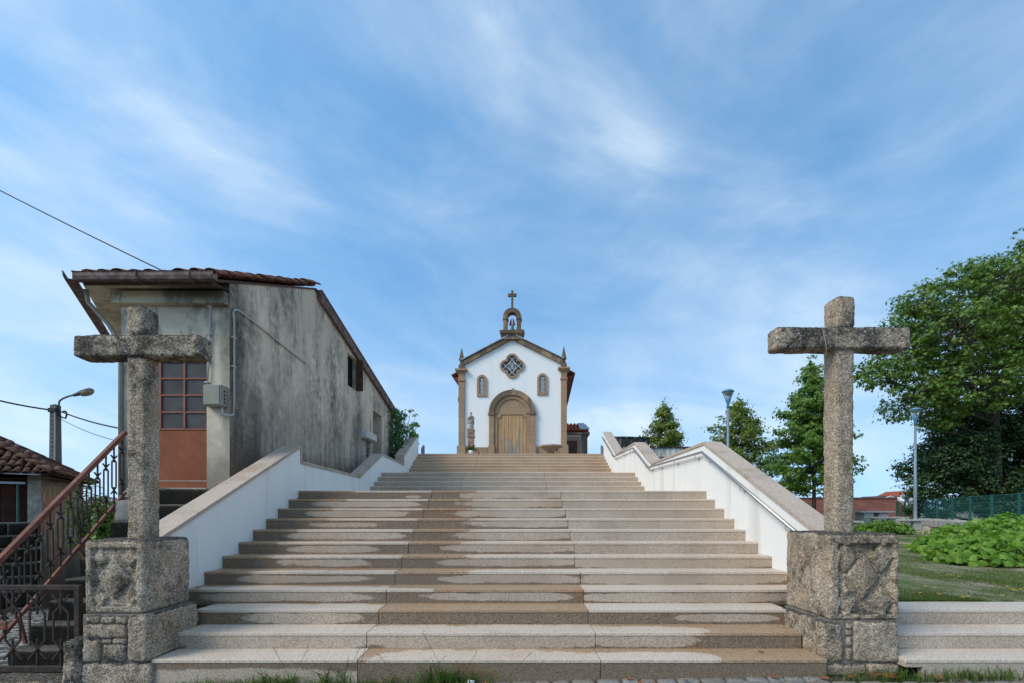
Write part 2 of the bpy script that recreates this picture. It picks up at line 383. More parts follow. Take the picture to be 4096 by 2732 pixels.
MAT['oldstone'] = old_granite('weathered_granite', 0.46, 0.4)
MAT['oldstone_dark'] = old_granite('lichened_granite', 0.80, 0.3)
MAT['oldstone_light'] = old_granite('rough_granite', 0.26, 0.45)
def black_stone():
    g = G('blackened_stone', 0.95, 0.1)
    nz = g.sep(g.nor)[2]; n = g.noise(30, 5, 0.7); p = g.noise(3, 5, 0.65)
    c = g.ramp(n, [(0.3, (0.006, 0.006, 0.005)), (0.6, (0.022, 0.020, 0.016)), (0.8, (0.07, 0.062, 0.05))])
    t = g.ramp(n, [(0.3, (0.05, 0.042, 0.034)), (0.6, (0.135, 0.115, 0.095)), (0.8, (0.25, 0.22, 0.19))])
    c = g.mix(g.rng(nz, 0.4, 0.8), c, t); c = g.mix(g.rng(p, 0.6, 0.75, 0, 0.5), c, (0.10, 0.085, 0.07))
    c = g.mix(g.rng(g.noise(14, 4, 0.6), 0.62, 0.7, 0, 0.4), c, (0.02, 0.032, 0.008))
    return g.col(c).bump(n, 0.6, 0.02).m
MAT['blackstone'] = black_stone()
def mortar():
    g = G('mortar', 0.95, 0.1); n = g.noise(20, 4, 0.6)
    return g.col(g.ramp(n, [(0.3, (0.13, 0.112, 0.09)), (0.7, (0.25, 0.22, 0.185))])).bump(n, 0.4, 0.01).m
MAT['mortar'] = mortar()
def chapel_granite(name, dark=0.0):
    g = G(name, 0.85, 0.2)
    sp = g.noise(38, 3, 0.75); big = g.noise(1.5, 4, 0.65, g.mapv(g.pos, (1, 1, 0.5)))
    c = g.ramp(sp, [(0.3, (0.17, 0.115, 0.075)), (0.5, (0.29, 0.205, 0.140)), (0.7, (0.40, 0.295, 0.21))])
    c = g.mix(g.rng(g.rnd, 0, 1, 0, 0.35, False), c, (0.62, 0.60, 0.58), 'MULTIPLY')
    c = g.mix(1.0, c, (1.26, 1.16, 1.05), 'MULTIPLY')
    c = g.mix(g.rng(big, 0.58 - 0.3 * dark, 0.78 - 0.3 * dark, 0, 0.6 + 0.25 * dark), c, (0.085, 0.070, 0.052))
    return g.col(c).bump(sp, 0.3, 0.01).m
MAT['cgran'] = chapel_granite('chapel_granite', 0.0); MAT['cgran_dark'] = chapel_granite('stained_chapel_granite', 0.75)

def plaster_old(name, light):
    g = G(name, 0.92, 0.12)
    yz = g.sep(g.pos)
    st = g.noise(1.0, 7, 0.66, g.mapv(g.pos, (1.7, 1.7, 0.30)), 0.25); st2 = g.noise(1.0, 5, 0.65, g.mapv(g.pos, (6.0, 6.0, 0.5), (3, 4, 1)))
    st3 = g.noise(1.0, 4, 0.6, g.mapv(g.pos, (0.9, 0.9, 0.4), (7, 1, 5)))
    blot = g.noise(0.85, 8, 0.68, g.mapv(g.pos, (1, 1, 0.75), (9, 3, 2)), 0.3); fine = g.noise(8, 8, 0.74); mid = g.noise(3.4, 6, 0.66)
    v = g.math('ADD', g.math('MULTIPLY', st, 0.30), g.math('ADD', g.math('MULTIPLY', st2, 0.12), g.math('ADD', g.math('MULTIPLY', blot, 0.40), g.math('MULTIPLY', fine, 0.30))))
    if light:
        c = g.ramp(v, [(0.34, (0.11, 0.10, 0.085)), (0.47, (0.33, 0.305, 0.26)), (0.54, (0.55, 0.505, 0.43)), (0.78, (0.66, 0.61, 0.53))])
        peel = g.math('MULTIPLY', g.rng(g.noise(4.5, 4, 0.5, g.mapv(g.pos, (1.6, 1.6, 0.9), (4, 2, 8))), 0.56, 0.585), g.rng(yz[2], 4.0, 4.5))
        c = g.mix(g.math('MULTIPLY', peel, 0.75), c, (0.27, 0.31, 0.31))
        # soot and damp under the eave and on the corner next to the gable wall
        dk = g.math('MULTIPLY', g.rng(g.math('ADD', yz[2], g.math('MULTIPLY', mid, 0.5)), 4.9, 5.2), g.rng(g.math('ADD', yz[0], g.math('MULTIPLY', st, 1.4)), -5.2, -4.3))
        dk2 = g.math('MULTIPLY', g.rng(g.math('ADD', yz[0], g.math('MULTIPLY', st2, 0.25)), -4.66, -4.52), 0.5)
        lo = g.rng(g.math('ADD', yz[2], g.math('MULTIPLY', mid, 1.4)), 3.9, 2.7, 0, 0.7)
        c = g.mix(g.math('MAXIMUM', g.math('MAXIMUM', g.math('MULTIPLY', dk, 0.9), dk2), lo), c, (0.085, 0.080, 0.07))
    else:
        c = g.ramp(v, [(0.44, (0.045, 0.043, 0.040)), (0.505, (0.145, 0.139, 0.128)), (0.56, (0.30, 0.278, 0.243)), (0.615, (0.48, 0.43, 0.365)), (0.72, (0.64, 0.585, 0.51))])
        c = g.mix(g.rng(st3, 0.46, 0.62, 0, 0.75), c, (0.47, 0.42, 0.355))
        # lower part soaked darker and greener, foot of the wall with rusty brown drips, near corner nearly black
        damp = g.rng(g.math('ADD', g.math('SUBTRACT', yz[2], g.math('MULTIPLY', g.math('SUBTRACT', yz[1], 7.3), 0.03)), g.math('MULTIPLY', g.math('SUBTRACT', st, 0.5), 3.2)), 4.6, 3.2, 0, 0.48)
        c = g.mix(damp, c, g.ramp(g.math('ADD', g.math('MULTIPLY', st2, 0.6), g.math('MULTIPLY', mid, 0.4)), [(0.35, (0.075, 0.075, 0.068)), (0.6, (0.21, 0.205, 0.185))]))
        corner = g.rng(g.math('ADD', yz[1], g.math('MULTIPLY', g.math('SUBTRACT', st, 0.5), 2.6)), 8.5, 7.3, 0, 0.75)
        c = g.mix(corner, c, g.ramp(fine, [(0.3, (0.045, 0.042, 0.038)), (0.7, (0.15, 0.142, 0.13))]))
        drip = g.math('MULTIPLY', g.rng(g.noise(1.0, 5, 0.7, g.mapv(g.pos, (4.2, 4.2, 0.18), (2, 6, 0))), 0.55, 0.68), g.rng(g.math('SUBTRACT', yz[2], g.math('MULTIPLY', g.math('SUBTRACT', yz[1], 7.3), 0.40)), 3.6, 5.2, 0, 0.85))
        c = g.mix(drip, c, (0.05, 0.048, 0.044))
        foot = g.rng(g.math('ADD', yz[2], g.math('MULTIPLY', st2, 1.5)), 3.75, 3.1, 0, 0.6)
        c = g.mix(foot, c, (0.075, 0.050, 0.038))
    c = g.mix(1.0, c, (1.36, 1.25, 1.12) if not light else (1.15, 1.05, 0.94), 'MULTIPLY')
    specks = g.rng(g.vor(9.0, out='Distance'), 0.05, 0.085, 0.75, 0.0)
    specks = g.math('MULTIPLY', specks, g.rng(g.noise(2.0, 3, 0.5), 0.52, 0.6))
    c = g.mix(specks, c, (0.55, 0.53, 0.48))
    return g.col(c).bump(g.math('ADD', fine, g.math('MULTIPLY', mid, 1.5)), 0.35, 0.02).m
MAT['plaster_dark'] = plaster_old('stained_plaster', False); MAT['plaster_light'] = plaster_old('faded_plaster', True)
def pink_plaster():
    g = G('flaking_pink_plaster', 0.92, 0.12)
    a = g.noise(1.6, 5, 0.6, g.mapv(g.pos, (1, 1, 0.7))); b = g.noise(6, 6, 0.7); d = g.noise(2.4, 5, 0.65, g.mapv(g.pos, (1.5, 1.5, 0.5), (4, 4, 4)))
    c = g.ramp(b, [(0.3, (0.15, 0.125, 0.105)), (0.55, (0.31, 0.265, 0.225)), (0.75, (0.43, 0.39, 0.34))])
    c = g.mix(g.rng(a, 0.52, 0.58, 0, 0.85), c, (0.47, 0.24, 0.175)); c = g.mix(g.rng(d, 0.57, 0.62, 0, 0.9), c, (0.47, 0.47, 0.47))
    lo = g.rng(g.math('ADD', g.sep(g.pos)[2], g.math('MULTIPLY', a, 1.2)), 1.5, 0.2, 0, 0.8); c = g.mix(lo, c, (0.065, 0.052, 0.042))
    return g.col(c).bump(b, 0.5, 0.02).m
MAT['pink'] = pink_plaster()
def grey_render():
    g = G('grey_render', 0.92, 0.12); n = g.noise(5, 6, 0.68); s = g.noise(1.6, 5, 0.6, g.mapv(g.pos, (2, 2, 0.5)))
    c = g.ramp(n, [(0.3, (0.17, 0.155, 0.13)), (0.6, (0.37, 0.35, 0.31)), (0.8, (0.48, 0.455, 0.41))]); c = g.mix(g.rng(s, 0.48, 0.7, 0, 0.7), c, (0.10, 0.092, 0.08))
    return g.col(c).bump(n, 0.4, 0.02).m
MAT['render'] = grey_render()
def moss_wall():
    g = G('black_streaked_wall', 0.92, 0.12); s = g.noise(1.0, 6, 0.7, g.mapv(g.pos, (7, 7, 0.9))); n = g.noise(9, 5, 0.7)
    c = g.ramp(g.math('ADD', g.math('MULTIPLY', s, 0.75), g.math('MULTIPLY', n, 0.25)), [(0.44, (0.018, 0.018, 0.017)), (0.55, (0.07, 0.07, 0.067)), (0.64, (0.46, 0.45, 0.43))])
    return g.col(c).m
MAT['mosswall'] = moss_wall()
def streak_white():
    g = G('streaked_white_wall', 0.9, 0.12); s = g.noise(1.0, 6, 0.7, g.mapv(g.pos, (5, 5, 0.7)))
    return g.col(g.ramp(s, [(0.34, (0.12, 0.115, 0.10)), (0.47, (0.48, 0.46, 0.43)), (0.6, (0.70, 0.69, 0.66))])).m
MAT['streakwhite'] = streak_white()

def tile(name, c0, c1, c2, moss=0.3):
    g = G(name, 0.85, 0.2); n = g.noise(12, 5, 0.7); big = g.noise(1.2, 4, 0.6)
    c = g.ramp(n, [(0.3, c0), (0.55, c1), (0.75, c2)])
    c = g.mix(g.rng(g.rnd, 0, 1, 0.0, 0.6, False), c, (0.50, 0.45, 0.42), 'MULTIPLY')
    c = g.mix(g.rng(big, 0.58, 0.70, 0, moss), c, (0.045, 0.038, 0.026))
    c = g.mix(g.rng(g.noise(7, 5, 0.7), 0.62, 0.70, 0, moss), c, (0.20, 0.18, 0.14))
    return g.col(c).bump(n, 0.35, 0.01).m
MAT['tile_old'] = tile('old_roof_tile', (0.055, 0.030, 0.022), (0.130, 0.066, 0.046), (0.25, 0.15, 0.115), 0.85)
MAT['tile_red'] = tile('red_roof_tile', (0.16, 0.050, 0.030), (0.34, 0.105, 0.055), (0.46, 0.19, 0.11), 0.35)
MAT['tile_mid'] = tile('faded_roof_tile', (0.11, 0.045, 0.030), (0.24, 0.10, 0.062), (0.37, 0.20, 0.14), 0.65)
MAT['tile_new'] = tile('bright_roof_tile', (0.26, 0.060, 0.030), (0.46, 0.115, 0.055), (0.56, 0.20, 0.12), 0.08)
def tile_field():
    "roof far away: tile rows too small to pick apart"
    g = G('brown_tile_field', 0.9, 0.15); o = g.sep(g.ob)
    row = g.math('ABSOLUTE', g.math('SINE', g.math('MULTIPLY', o[1], 14.0))); colm = g.math('ABSOLUTE', g.math('SINE', g.math('MULTIPLY', o[0], 13.0)))
    n = g.noise(1.5, 6, 0.75); c = g.ramp(n, [(0.3, (0.10, 0.036, 0.026)), (0.6, (0.205, 0.075, 0.050)), (0.8, (0.32, 0.16, 0.11))])
    c = g.mix(g.rng(g.vor(2.6, out='Distance'), 0.05, 0.12, 0.6, 0), c, (0.36, 0.24, 0.18))
    return g.col(c).bump(g.math('ADD', row, colm), 0.7, 0.06).m
MAT['tilefield'] = tile_field()
def simple(name, c, rough=0.7, spec=0.3, metal=0.0, var=0.25, sc=12, bump=0.15):
    g = G(name, rough, spec, metal); n = g.noise(sc, 5, 0.65); d = tuple(x * (1 - var) for x in c); e = tuple(min(1, x * (1 + var)) for x in c)
    return g.col(g.ramp(n, [(0.3, d), (0.7, e)])).bump(n, bump, 0.005).m
def rust(name, c0, c1, c2, sc=18):
    g = G(name, 0.78, 0.3); n = g.noise(sc, 6, 0.7); b = g.noise(3.0, 4, 0.6)
    c = g.ramp(n, [(0.3, c0), (0.52, c1), (0.72, c2)]); c = g.mix(g.rng(b, 0.45, 0.7, 0, 0.5), c, c0)
    return g.col(c).bump(n, 0.3, 0.004).m
MAT['rail_rust'] = rust('rusty_handrail_paint', (0.10, 0.040, 0.028), (0.20, 0.078, 0.052), (0.29, 0.13, 0.09))
MAT['iron'] = rust('dark_wrought_iron', (0.018, 0.015, 0.014), (0.042, 0.030, 0.025), (0.10, 0.05, 0.035))
MAT['gutter'] = rust('brown_gutter_metal', (0.075, 0.048, 0.042), (0.165, 0.108, 0.095), (0.34, 0.26, 0.24), 9)
MAT['door_rust'] = rust('brown_painted_steel', (0.20, 0.062, 0.026), (0.245, 0.078, 0.034), (0.28, 0.10, 0.048), 5)
MAT['door_bar'] = simple('brown_glazing_bar', (0.25, 0.075, 0.035), 0.5, 0.4)
MAT['zinc'] = simple('zinc_sheet', (0.30, 0.34, 0.37), 0.4, 0.5, 0.6, 0.15, 4)
MAT['galv'] = simple('galvanised_pole', (0.20, 0.245, 0.28), 0.55, 0.4, 0.3, 0.15, 20)
MAT['bluemetal'] = simple('blue_lamp_metal', (0.095, 0.235, 0.36), 0.4, 0.5, 0.1, 0.1, 8)
MAT['steel'] = simple('brushed_steel', (0.50, 0.49, 0.47), 0.32, 0.5, 1.0, 0.08, 40, 0.05)
MAT['concrete'] = simple('concrete', (0.38, 0.355, 0.32), 0.9, 0.15, 0, 0.35, 14, 0.3)
MAT['conc_pole'] = simple('concrete_pole', (0.135, 0.125, 0.115), 0.9, 0.15, 0, 0.25, 8, 0.2)
MAT['greybox'] = simple('grey_cabinet', (0.25, 0.235, 0.19), 0.5, 0.35, 0, 0.12, 5)
MAT['pvc'] = simple('white_conduit', (0.44, 0.415, 0.37), 0.5, 0.4, 0, 0.18, 10)
MAT['black'] = simple('black_rubber', (0.012, 0.012, 0.012), 0.6, 0.3)
MAT['dark'] = simple('dark_interior', (0.010, 0.009, 0.008), 0.9, 0.1)
MAT['greenfence'] = simple('green_coated_steel', (0.010, 0.090, 0.075), 0.45, 0.4, 0, 0.15, 20)
MAT['potwhite'] = simple('white_ceramic', (0.75, 0.75, 0.74), 0.4, 0.5, 0, 0.05)
MAT['redwax'] = simple('red_candle_plastic', (0.55, 0.012, 0.012), 0.35, 0.5, 0, 0.1)
MAT['bronze'] = simple('green_bronze', (0.085, 0.165, 0.13), 0.55, 0.5, 0.5, 0.3)
MAT['bellred'] = simple('red_oxide_iron', (0.20, 0.045, 0.035), 0.6, 0.3)
MAT['statue'] = simple('carved_limestone', (0.34, 0.295, 0.245), 0.9, 0.15, 0, 0.3, 18, 0.3)
MAT['statue_base'] = simple('carved_pink_granite', (0.33, 0.215, 0.155), 0.9, 0.15, 0, 0.35, 35, 0.4)
MAT['lattice'] = simple('white_window_lead', (0.62, 0.62, 0.60), 0.6, 0.3)
MAT['paper'] = simple('white_paper', (0.72, 0.72, 0.72), 0.8, 0.2, 0, 0.05)
MAT['deadleaf'] = simple('dry_leaf', (0.27, 0.095, 0.035), 0.8, 0.2, 0, 0.5, 40)
MAT['shutter'] = simple('old_roller_shutter', (0.52, 0.50, 0.46), 0.7, 0.2, 0, 0.3, 9)
MAT['wood_brown'] = simple('dark_brown_wood', (0.085, 0.040, 0.024), 0.7, 0.25, 0, 0.35, 7)
MAT['white_paint'] = simple('white_house_wall', (0.66, 0.65, 0.63), 0.85, 0.2, 0, 0.08, 2)
MAT['pane'] = simple('dark_window', (0.055, 0.058, 0.060), 0.25, 0.5, 0, 0.3, 2, 0.0)
MAT['bark'] = simple('grey_bark', (0.075, 0.062, 0.048), 0.95, 0.1, 0, 0.4, 16, 0.5)
MAT['redshed'] = simple('dark_red_boards', (0.055, 0.016, 0.012), 0.8, 0.2, 0, 0.45, 5)
def wired_glass():
    g = G('wired_glass', 0.4, 0.2); v = g.mapv(g.pos, (1, 1, 1), rot=(0, math.radians(45), 0)); o = g.sep(v)
    a = g.math('ABSOLUTE', g.math('SINE', g.math('MULTIPLY', o[0], 150.0))); b = g.math('ABSOLUTE', g.math('SINE', g.math('MULTIPLY', o[2], 150.0)))
    w = g.rng(g.math('MINIMUM', a, b), 0.0, 0.25, 1, 0)
    c = g.mix(g.math('MULTIPLY', w, 0.4), g.ramp(g.noise(3, 4), [(0.3, (0.045, 0.040, 0.037)), (0.7, (0.09, 0.082, 0.077))]), (0.13, 0.125, 0.12))
    return g.col(c).m
MAT['wired'] = wired_glass()
def church_glass():
    g = G('chapel_window_glass', 0.2, 0.5); return g.col(g.ramp(g.noise(2, 3), [(0.3, (0.012, 0.014, 0.022)), (0.7, (0.035, 0.038, 0.05))])).m
MAT['cglass'] = church_glass()
def lamp_glass():
    g = G('clear_lamp_glass', 0.08, 0.5); g.b.inputs['Transmission Weight'].default_value = 0.9; g.b.inputs['IOR'].default_value = 1.06
    return g.col((0.80, 0.83, 0.84)).m
MAT['lampglass'] = lamp_glass()
def door_wood():
    g = G('weathered_door_boards', 0.85, 0.15)
    gr = g.noise(1.0, 6, 0.65, g.mapv(g.pos, (34, 34, 1.6))); big = g.noise(1.0, 4, 0.6, g.mapv(g.pos, (5, 5, 0.9), (2, 2, 3))); z = g.sep(g.pos)[2]
    c = g.ramp(gr, [(0.3, (0.31, 0.175, 0.085)), (0.55, (0.52, 0.33, 0.17)), (0.75, (0.63, 0.43, 0.26))])
    worn = g.rng(g.math('ADD', g.math('MULTIPLY', big, 1.6), g.math('MULTIPLY', g.math('SUBTRACT', 5.9, z), 0.28)), 0.85, 1.2, 0, 0.85)
    x = g.sep(g.pos)[0]; mid = g.rng(g.math('ABSOLUTE', g.math('ADD', x, 0.28)), 0.65, 0.25)
    c = g.mix(g.math('MULTIPLY', worn, mid), c, g.ramp(gr, [(0.3, (0.14, 0.135, 0.125)), (0.7, (0.38, 0.36, 0.33))]))
    c = g.mix(g.rng(g.rnd, 0, 1, 0, 0.4, False), c, (0.72, 0.70, 0.68), 'MULTIPLY')
    return g.col(c).bump(gr, 0.3, 0.01).m
MAT['doorwood'] = door_wood()

def leafmat(name, stops, trans=0.35, rough=0.5, clump=1.0):
    g = G(name, rough, 0.35); v = g.attr('var'); cl = g.noise(clump, 3, 0.6)
    f = g.math('ADD', g.math('MULTIPLY', v, 0.72), g.math('MULTIPLY', cl, 0.28))
    c = g.ramp(f, stops); g.col(c)
    t = g.nt.nodes.new('ShaderNodeBsdfTranslucent'); g._in(t.inputs[0], g.mix(1.0, c, (1.25, 1.3, 0.6), 'MULTIPLY'))
    mx = g.nt.nodes.new('ShaderNodeMixShader'); mx.inputs[0].default_value = trans
    g.nt.links.new(g.b.outputs[0], mx.inputs[1]); g.nt.links.new(t.outputs[0], mx.inputs[2]); g.nt.links.new(mx.outputs[0], g.out.inputs[0])
    return g.m
MAT['leaf_oak'] = leafmat('oak_leaves', [(0.1, (0.042, 0.083, 0.015)), (0.45, (0.095, 0.175, 0.028)), (0.75, (0.201, 0.282, 0.046)), (0.97, (0.465, 0.366, 0.056))])
MAT['leaf_dark'] = leafmat('dark_evergreen_leaves', [(0.1, (0.015, 0.036, 0.012)), (0.5, (0.033, 0.075, 0.019)), (0.9, (0.083, 0.150, 0.030))], 0.2)
MAT['leaf_gum'] = leafmat('sweetgum_leaves', [(0.1, (0.052, 0.107, 0.017)), (0.5, (0.105, 0.205, 0.027)), (0.85, (0.223, 0.307, 0.039)), (0.99, (0.443, 0.223, 0.052))])
MAT['leaf_autumn'] = leafmat('turning_sweetgum_leaves', [(0.1, (0.052, 0.105, 0.017)), (0.45, (0.120, 0.200, 0.028)), (0.7, (0.230, 0.249, 0.046)), (0.95, (0.325, 0.124, 0.037))])
MAT['leaf_bush'] = leafmat('broad_bush_leaves', [(0.1, (0.063, 0.139, 0.014)), (0.5, (0.145, 0.283, 0.026)), (0.85, (0.262, 0.400, 0.054)), (0.99, (0.525, 0.510, 0.203))], 0.4, 0.45)
MAT['leaf_bush2'] = leafmat('low_bush_leaves', [(0.1, (0.045, 0.102, 0.013)), (0.6, (0.120, 0.228, 0.023)), (0.95, (0.225, 0.336, 0.043))], 0.35)
MAT['leaf_ivy'] = leafmat('ivy_leaves', [(0.1, (0.018, 0.053, 0.014)), (0.6, (0.045, 0.115, 0.022)), (0.95, (0.140, 0.252, 0.042))], 0.25)
MAT['leaf_fig'] = leafmat('fig_leaves', [(0.1, (0.060, 0.120, 0.017)), (0.7, (0.144, 0.234, 0.036)), (0.93, (0.192, 0.264, 0.048)), (0.99, (0.408, 0.192, 0.024))], 0.4)
MAT['blade'] = leafmat('grass_blades', [(0.1, (0.048, 0.078, 0.015)), (0.5, (0.097, 0.150, 0.023)), (0.8, (0.159, 0.204, 0.038)), (0.97, (0.331, 0.252, 0.108))], 0.3, 0.6, 2.0)
MAT['weed'] = leafmat('weed_blades', [(0.1, (0.04, 0.075, 0.012)), (0.5, (0.085, 0.155, 0.022)), (0.85, (0.14, 0.19, 0.04)), (0.97, (0.24, 0.19, 0.09))], 0.35, 0.6, 2.0)
MAT['petal'] = leafmat('yellow_petals', [(0.1, (0.60, 0.33, 0.01)), (0.9, (0.75, 0.48, 0.02))], 0.3)
MAT['protea'] = leafmat('pink_flower', [(0.1, (0.42, 0.06, 0.07)), (0.9, (0.62, 0.20, 0.20))], 0.2)
def lawn():
    g = G('lawn_soil', 0.95, 0.1); p = g.noise(0.9, 6, 0.7, g.mapv(g.pos, (1.0, 0.55, 1))); f = g.noise(30, 4, 0.7); m = g.noise(5, 4, 0.7)
    grass = g.ramp(f, [(0.3, (0.05, 0.075, 0.02)), (0.6, (0.11, 0.15, 0.04)), (0.8, (0.18, 0.19, 0.08))])
    soil = g.ramp(f, [(0.3, (0.17, 0.14, 0.10)), (0.6, (0.32, 0.27, 0.20)), (0.8, (0.46, 0.40, 0.33))])
    w = g.rng(g.math('ADD', g.math('MULTIPLY', p, 0.7), g.math('MULTIPLY', m, 0.3)), 0.39, 0.55, 0.05, 0.85)
    return g.col(g.mix(w, grass, soil)).bump(f, 0.6, 0.02).m
MAT['lawn'] = lawn()
def cobble():
    g = G('granite_cobble', 0.8, 0.25); n = g.noise(60, 4, 0.7); m = g.noise(9, 4, 0.6)
    c = g.ramp(n, [(0.3, (0.13, 0.127, 0.122)), (0.6, (0.26, 0.25, 0.235)), (0.8, (0.40, 0.385, 0.36))])
    c = g.mix(g.rng(g.rnd, 0, 1, 0, 0.8, False), c, (0.85, 0.72, 0.58), 'MULTIPLY'); c = g.mix(g.rng(m, 0.5, 0.75, 0, 0.5), c, (0.16, 0.13, 0.10))
    return g.col(c).bump(n, 0.4, 0.01).m
MAT['cobble'] = cobble()
MAT['joint'] = simple('sandy_joint_soil', (0.10, 0.083, 0.06), 0.95, 0.1, 0, 0.4, 25, 0.4)
def setts():
    "alley paving seen at a grazing angle"
    g = G('alley_setts', 0.8, 0.25); v = g.vor(9, out='Distance'); n = g.noise(12, 4, 0.6)
    c = g.ramp(n, [(0.3, (0.22, 0.22, 0.215)), (0.7, (0.42, 0.415, 0.40))]); c = g.mix(g.rng(v, 0.38, 0.5), c, (0.06, 0.055, 0.04))
    return g.col(c).bump(g.math('SUBTRACT', 1.0, v), 0.8, 0.03).m
MAT['setts'] = setts()
def land():
    g = G('distant_land', 0.95, 0.1); n = g.noise(0.02, 6, 0.7); m = g.noise(0.2, 5, 0.7)
    return g.col(g.ramp(g.math('ADD', g.math('MULTIPLY', n, 0.6), g.math('MULTIPLY', m, 0.4)), [(0.35, (0.05, 0.065, 0.04)), (0.55, (0.09, 0.105, 0.065)), (0.7, (0.17, 0.16, 0.12))])).m
MAT['land'] = land()
MAT['plaza'] = simple('plaza_granite_paving', (0.34, 0.29, 0.24), 0.85, 0.2, 0, 0.25, 30, 0.2)
# ------------------------------------------------------------------ the setting: ground, street, alley, garden, terrace
W = 7.3; XL, XR = -3.92, 3.38
def g_lawn(Y): return 0.478 + 0.33 * sm(5.4, 21, Y)
def g_street(X): return 0.0 - 0.115 * sm(2.5, -3.6, X)
def g_alley(Y): return -0.20 - 0.095 * max(0, Y - 4.4)

def grid_obj(name, xs, ys, fz, mat):
    v = [(x, y, fz(x, y)) for y in ys for x in xs]; nx = len(xs)
    f = [(j*nx + i, j*nx + i + 1, (j+1)*nx + i + 1, (j+1)*nx + i) for j in range(len(ys) - 1) for i in range(nx - 1)]
    m = MB(); m.add(v, f); return m.obj(name, mat, smooth=True)
def far_z(x, y):
    r = math.hypot(x, y)
    z = -6.5 - 10 * sm(40, 160, r)
    ridge = 30 * sm(300, 620, y - 0.15 * x) * sm(200, -250, x) * (0.75 + 0.35 * mnoise.noise(Vector((x * 0.004, y * 0.004, 1.3))))
    ridge2 = 10 * sm(300, 900, y) * sm(-100, 400, x)
    return z + ridge + ridge2 + 2.5 * mnoise.noise(Vector((x * 0.012, y * 0.012, 4.0))) * sm(60, 200, r)
xs = [-3000, -2000, -1400] + list(range(-1000, 1001, 25)) + [1400, 2000, 3000]; ys = [-800, -300, -100] + list(range(-50, 1000, 25)) + [1200, 1600, 2200, 3000]
structure(grid_obj('ground', xs, ys, far_z, MAT['land']))
street = structure(grid_obj('street', [-9 + 0.5 * i for i in range(55)], [-6 + 0.5 * i for i in range(21)] + [4.335], lambda x, y: g_street(x) - 0.035 - 0.1 * sm(-4.6, -5.2, x), MAT['joint']))
alley = structure(grid_obj('alley_pavement', [-30 + i for i in range(22)] + [-8, -7, -6, -5.2, -4.4], [4.42 + 0.5 * i for i in range(30)] + [22, 26, 34], lambda x, y: g_alley(y), MAT['setts']))
lawn_o = structure(grid_obj('lawn', [3.68 + 0.3 * i for i in range(90)], [5.42 + 0.3 * i for i in range(60)] + [25, 32], lambda x, y: g_lawn(y) + 0.012 * mnoise.noise(Vector((x * 1.3, y * 1.3, 0))), MAT['lawn']))
# the earth that carries the garden and the terrace that carries the chapel
m = MB(); m.box(3.66, 31, 5.43, 34, -8, 0.40); structure(m.obj('garden_terrain', MAT['land']))
m = MB(); m.box(-4.18, 6.4, 17.95, 46, -8, 3.80); m.box(3.66, 6.4, 16.02, 17.95, -8, 3.80); structure(m.obj('terrace_terrain', MAT['streakwhite']))
m = MB(); m.box(-4.18, 6.4, 18.28, 46, 3.80, 3.823); structure(m.obj('chapel_plaza', MAT['plaza']))

# cobbles along the foot of the steps, each a stone of its own
cob = [rough_mesh('cobble', (0.19, 0.115, 0.10), 0.032, 0.026, 0.003, 20 + i, MAT['cobble'], coarse=8) for i in range(5)]
cn = 0
for r in range(6):
    y = 4.325 - 0.065 - r * 0.122; x = -3.9 + random.uniform(0, 0.1)
    while x < 5.4 and cn < 300:
        s = random.uniform(0.72, 1.28)
        if not (r == 0 and (-4.2 < x < -3.5 or 2.85 < x < 3.85)):
            inst('cobblestone', random.choice(cob), street, (x + 0.095 * s, y + random.uniform(-.006, .006), g_street(x) - 0.052 + random.uniform(-.008, .006)),
                 (random.uniform(-.05, .05), random.uniform(-.05, .05), random.uniform(-.06, .06)), (s, random.uniform(0.94, 1.04), 1)); cn += 1
        x += 0.19 * s + 0.016

# ------------------------------------------------------------------ the staircase: slabs of granite, one object each
stairs = thing('stone_staircase', 'wide granite staircase in three flights rising to the chapel', 'staircase', (-0.27, 4.29, 0))
JX = [-1.53, 0.78]
steps = []                                                    # (front Y, top z, back Y, flight)
for n in range(1, 13): steps.append((8.134 - (12 - n) * 0.3494, n * 0.1605, None, 1))
for n in range(5): steps.append((13.077 - (4 - n) * 0.322, 1.926 + (n + 1) * 0.1496, None, 2))
for n in range(8): steps.append((17.91 - (7 - n) * 0.295, 2.674 + (n + 1) * 0.1436, None, 3))
slab_cache = {}
def slab(name, kind, x0, x1, y0, y1, z0, z1, parent, tone, dry, c=0.004):
    key = (kind, round(x1 - x0, 3), round(y1 - y0, 3), round(z1 - z0, 3), c)
    if key not in slab_cache:
        hx, hy, hz = (x1 - x0) / 2, (y1 - y0) / 2, (z1 - z0) / 2
        slab_cache[key] = MB().cbox(-hx, hx, -hy, hy, -hz, hz, c).data(name, MAT[kind])
    o = inst(name, slab_cache[key], parent, ((x0 + x1) / 2, (y0 + y1) / 2, (z0 + z1) / 2))
    o['cx'], o['hw'], o['cz'], o['hz'] = [float(q) for q in dry]; o['tone'] = float(tone); return o
DRY = (0, 99, 0, 99)
